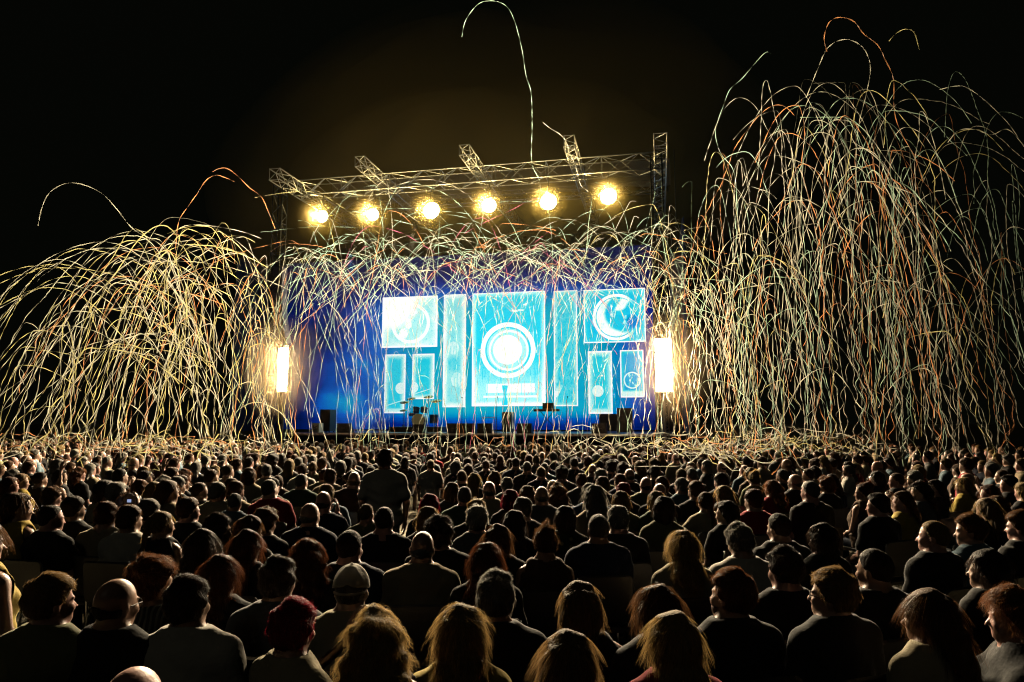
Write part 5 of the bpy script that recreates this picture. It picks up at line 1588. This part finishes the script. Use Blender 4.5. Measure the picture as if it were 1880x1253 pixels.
occupied = []
pr = np.random.default_rng(21)
def person(p, sex, hair, hcol, top, yaw, arms, label, opt, near, group=None, rz=None):
    """p: ground position"""
    sc = opt.get("scale", 1.0) * opt.get("rs", 1.0)
    stand = opt.get("stand", False)
    v = STAGE_MID - p
    if rz is None: rz = math.atan2(-v.x, v.y) + math.radians(yaw) * 0.25
    if "turn" in opt: rz = math.atan2(-v.x, v.y) + math.radians(opt["turn"])
    hy = math.radians(yaw) * 0.75 if "turn" not in opt else math.radians(yaw - opt["turn"])
    pit, rol = opt.get("pitch", 0.0), opt.get("roll", 0.0)
    belly = opt.get("belly", 1.0)
    if near:
        q = (sex, hy, pit, rol, arms, belly, "n")
        fine, coarse = opt.get("fine", 0.0125), 0.030
        bm = mesh_from("person", *(lambda t: (t[0], [t[1]]))(make_person(sex, hy, pit, rol, arms, belly, fine, coarse, stand)))
    else:
        hy = round(hy / 0.3) * 0.3; pit = rol = 0.0
        q = (sex, round(hy, 2), arms, belly, stand)
        if q not in body_cache:
            body_cache[q] = mesh_from("person", *(lambda t: (t[0], [t[1]]))(make_person(sex, hy, 0, 0, arms, belly, 0.018, 0.045, stand)))
        bm = body_cache[q]
    o = obj("person", bm, SK[pr.integers(0, 3)], None, (p.x, p.y, 0), (0, 0, rz))
    o.scale = (sc,) * 3
    tag(o, label, "person", group)
    sleeve = opt.get("sleeve", 0.62); col = bool(opt.get("collar", 0)); 
    key = (sex, arms, belly, sleeve, col, stand, near and len(occupied) % 5)
    if key not in shirt_cache:
        shirt_cache[key] = mesh_from("shirt", *(lambda t: (t[0], [t[1]]))(make_shirt(sex, arms, belly, sleeve, col, 0.0155 if near else 0.026, stand, len(shirt_cache), 0.088 if sleeve == 0 else 0.074)))
    obj("shirt", shirt_cache[key], TM[top], o)
    obj("trousers", pants(stand), PANTS[pr.integers(0, 2)], o)
    U = 0.40 if stand else 0.0
    hl = (NECK[0], NECK[1], NECK[2] + U)
    Rm = Matrix(head_rot(hy, pit, rol).tolist())
    hrot = Rm.to_euler()
    hk = (hair, near, (len(occupied) % 3) if near else 0)
    if hk not in hair_cache:
        if near: n = {"bald": 300, "crop": 1400, "short": 2800, "full": 3000, "curly": 4200, "wavy": 3000, "long": 2600, "bob": 2200}.get(hair, 2000); VQ = make_hair(hair, hk[2] * 3 + 1, 0.011, int(n * 1.5), 0.0015)
        else: VQ = make_hair(hair, 2, 0.018, {"curly": 500, "full": 350, "wavy": 350, "bald": 0, "crop": 0}.get(hair, 200), 0.005)
        hair_cache[hk] = mesh_from("hair", VQ[0], [VQ[1]], True, (np.arange(len(VQ[1])) >= VQ[2]).astype(np.int32)); hair_cache[hk].materials.append(None); hair_cache[hk].materials.append(None)
    h = obj("hair", hair_cache[hk], None, o, hl, hrot)
    for s_, mt in zip(h.material_slots, (HM[hcol], HS[hcol])):
        s_.link = "OBJECT"; s_.material = mt
    if opt.get("small"): h.scale = (0.86, 0.9, 0.95)
    elif hair == "curly": h.scale = (0.90, 0.94, 0.97)
    elif hair == "full": h.scale = (0.94, 0.94, 0.97)
    if opt.get("cap"):
        add_part("cap", make_cap(), material("white_cap_cotton", (0.75, 0.70, 0.60), 0.8, noise=0.1, bump=0.2, bscale=60, sheen=0.5, translucent=0.45), o, hl, hrot)
    if opt.get("glasses"):
        global GLASS
        if GLASS is None: GLASS = glasses_mesh()
        obj("glasses", GLASS, M["black"], o, hl, hrot)
    if opt.get("beard"):
        xs = np.arange(-.09, .09, .01); ys = np.arange(-.06, .13, .01); zs = np.arange(1.03, 1.19, .01)
        P = np.meshgrid(xs, ys, zs, indexing="ij")
        d = np.minimum(ell(P, (0, .038, 1.112), (.060, .064, .070)), ell(P, (0, .068, 1.075), (.032, .030, .028)))
        d = np.maximum(d, P[2] - 1.125 + (P[1] - .03) * .35)
        V, Q = surface_nets(d, xs, ys, zs); add_part("beard", (V - NECK, Q), HM[hcol], o, hl, hrot)
    occupied.append((p.x, p.y))
    return o

for (x, y, sex, hair, hc, top, yaw, arms, label, opt) in PEOPLE:
    opt = dict(opt)
    opt.setdefault("rs", 0.97 if sex == "f" else 1.0)
    htop = (HEAD_TOP + {"curly": .03, "full": .02, "updo": .04, "short": .02, "wavy": .012, "long": .012, "bob": .014, "cap": .0}.get(hair, 0.0)) * opt.get("scale", 1.0) * opt["rs"]
    hp = at_h(x, y, htop)
    near = hp.y < 5.9
    opt.setdefault("pitch", float(pr.normal(0.02, 0.06))); opt.setdefault("roll", float(pr.normal(0, 0.05)))
    p = Vector((hp.x, hp.y, 0))
    o = person(p, sex, hair, hc, top, yaw, arms, label, opt, near, "seated audience with distinct looks")
    if opt.get("camera"):
        R3 = o.rotation_euler.to_matrix()
        c = empty("camera_body", p + R3 @ Vector((0, .33, 1.28)), o.rotation_euler.z); tag(c, "small dark camera held up by the person at left", "camera")
        MB().box((0, 0, 0), (.13, .06, .085)).box((0, -.01, .05), (.05, .05, .03)).build("body", M["plastic"], c)
        MB().lathe([(.032, 0), (.034, .07), (.028, .07), (.0001, .06)], 16, np.array([[1, 0, 0], [0, 0, 1.0], [0, -1.0, 0]]), (0, .03, 0)).build("lens", M["black"], c, True)
        MB().box((0, -.033, -.005), (.04, .004, .028)).build("display", emitter("camera_display", (.45, .6, 1), 0.6), c)
    words = label.split()
    if hp.y < 14: put_chair(p.x, p.y - 0.0, o.rotation_euler.z, "black chair under the " + " ".join(words[:12]))

# the man who stands in the aisle, and the one at the left edge
p = at_h(708, 826, 1.70); p.z = 0
person(p, "m", "short", "dark", "white", -6, "stand", "man in long pale shirt standing in the aisle", {"stand": True, "sleeve": 0.7, "belly": 1.05, "pitch": 0.12}, True, "standing spectators")
p = Vector(at_y(-26, 900, 3.6)); p.z = 0
person(p, "f", "long", "brown", "mustard", -40, "stand", "bare armed person standing half outside the left edge", {"stand": True, "sleeve": 0, "rs": 0.9}, True, "standing spectators")

# ------------------------------------------------------------------ rows behind, less distinct
styles_m = [("short", 4), ("crop", 3), ("bald", 2), ("full", 1)]
styles_f = [("bob", 3), ("long", 3), ("wavy", 2), ("ponytail", 1), ("updo", .7), ("curly", .8)]
hcs = [("brown", 4), ("dark", 4), ("grey", 3), ("blonde", 2), ("white", 1.5), ("fair", 2), ("auburn", 1), ("ginger", 0.8)]
tops = [("black", 5), ("charcoal", 3), ("navy", 2), ("grey", 2), ("white", 2), ("cream", 1.5), ("beige", 1), ("olive", 1), ("red", .6), ("denim", 1), ("brown", 1)]
cand = []
fr_ = np.random.default_rng(77)
d = 7.0
row = 0
while d < 25.2:
    for k in range(-60, 61):
        r = k * 0.60 + (row % 2) * 0.3 + fr_.normal(0, 0.06)
        q = S(r, d + fr_.normal(0, 0.10), 0)
        if q.y < 6.4: continue
        u_ = q.x / q.y * FPX + 940
        if u_ < -30 or u_ > 1910: continue
        if abs(u_ - 752) < 52 and 8 < q.y < 14.5: continue
        if any((q.x - a) ** 2 + (q.y - b) ** 2 < 0.42 ** 2 for a, b in occupied): continue
        if fr_.random() < (0.24 if q.y < 13 else 0.08): continue
        cand.append(q)
    d += 0.92; row += 1
cand.sort(key=lambda q: q.y)
HL = {"short": "short {} hair", "crop": "cropped {} hair", "bald": "balding {} head", "full": "thick {} hair", "bob": "bobbed {} hair", "long": "long {} hair", "wavy": "long wavy {} hair", "ponytail": "{} ponytail", "updo": "pinned up {} hair", "curly": "{} curls"}
# far figures: one mesh each, three materials
far_pool = {}
def far_mesh(sex, style):
    k = (sex, style)
    if k not in far_pool:
        a = make_person(sex, 0, 0, 0, "lap", 1.0, 0.028, 0.06)
        b = make_shirt(sex, "lap", 1.0, 0.62, False, 0.036)
        c = make_hair(style, 1, 0.024, 0); c = (c[0] + NECK, c[1])
        n1, n2 = len(a[0]), len(a[0]) + len(b[0])
        V = np.concatenate([a[0], b[0], c[0]]); Q = np.concatenate([a[1], b[1] + n1, c[1] + n2])
        keep = (V[Q][:, :, 2].mean(1) > 0.3) if False else np.ones(len(Q), bool)
        mi = np.concatenate([np.zeros(len(a[1])), np.ones(len(b[1])), np.full(len(c[1]), 2)])
        far_pool[k] = (V, Q[keep], mi[keep].astype(np.int32))
    return far_pool[k]
far_me = {}
n_ind = 300 - len(PEOPLE) - 2
lump, lump_slots = [], []
for i, q in enumerate(cand):
    sex = "m" if fr_.random() < 0.55 else "f"
    style = pick(fr_, styles_m if sex == "m" else styles_f)
    hc, top = pick(fr_, hcs), pick(fr_, tops)
    u_ = q.x / q.y * FPX + 940
    zone = "in the left middle rows" if u_ < 480 else ("in the right middle rows" if u_ > 1240 else "in the central middle rows")
    if q.y > 12.5: zone = zone.replace("middle", "far")
    lab = "spectator with " + HL[style].format(hc) + " and " + top + " top " + zone
    ty = (25 if u_ > 1240 else -25 if u_ < 480 else 0) + fr_.normal(0, 16)
    sc = fr_.normal(0.985, 0.035)
    if i < n_ind and q.y < 11.5:
        arm = pick(fr_, [("lap", 8), ("clap", 0.9), ("raise", 0.45)])
        if arm != "lap": lab = lab.replace("spectator", "clapping spectator" if arm == "clap" else "arm raising spectator")
        o = person(q, sex, style, hc, top, ty, arm, lab, {"rs": sc}, False, "audience " + zone)
        o.rotation_euler = (fr_.normal(0, .035), fr_.normal(0, .035), o.rotation_euler.z)
        if q.y < 9.5: put_chair(q.x, q.y, o.rotation_euler.z, "black chair under the " + " ".join(lab.split()[:12]))
        continue
    V, Q, mi = far_mesh(sex, style)
    v = STAGE_MID - q
    rz = math.atan2(-v.x, v.y) + math.radians(ty) * 0.8
    standing = q.y > 20 and fr_.random() < 0.10
    if i < n_ind:
        if (sex, style) not in far_me:
            me = mesh_from("person", V, [Q], True, mi)
            for _ in range(3): me.materials.append(None)
            far_me[(sex, style)] = me
        o = obj("person", far_me[(sex, style)], None, None, (q.x, q.y, 0), (0, 0, rz)); o.scale = (sc,) * 3
        for s_, mt in zip(o.material_slots, (SK[i % 3], TM[top], HM[hc])):
            s_.link = "OBJECT"; s_.material = mt
        tag(o, lab, "person", "audience " + zone)
    else:
        c, s = math.cos(rz), math.sin(rz)
        Vr = V * sc; Vr = np.stack([Vr[:, 0]*c - Vr[:, 1]*s + q.x, Vr[:, 0]*s + Vr[:, 1]*c + q.y, Vr[:, 2]], 1)
        lump.append((Vr, Q, mi, (SK[i % 3], TM[top], HM[hc])))
mats = []
VV, QQ, MI, n0 = [], [], [], 0
for Vr, Q, mi, ms in lump:
    ids = []
    for m_ in ms:
        if m_ not in mats: mats.append(m_)
        ids.append(mats.index(m_))
    VV.append(Vr); QQ.append(Q + n0); MI.append(np.array(ids)[mi]); n0 += len(Vr)
if lump:
    me = mesh_from("distant_crowd", np.concatenate(VV), [np.concatenate(QQ)], True, np.concatenate(MI))
    for m_ in mats: me.materials.append(m_)
    o = obj("distant_crowd", me); o["kind"] = "stuff"; o["label"] = "packed heads of the distant crowd below the stage"; o["category"] = "crowd"
print("people cand", len(cand), "lump", len(lump), "streamers", len(STREAM))
print("tris", sum(len(m.polygons) for m in bpy.data.meshes) * 2)
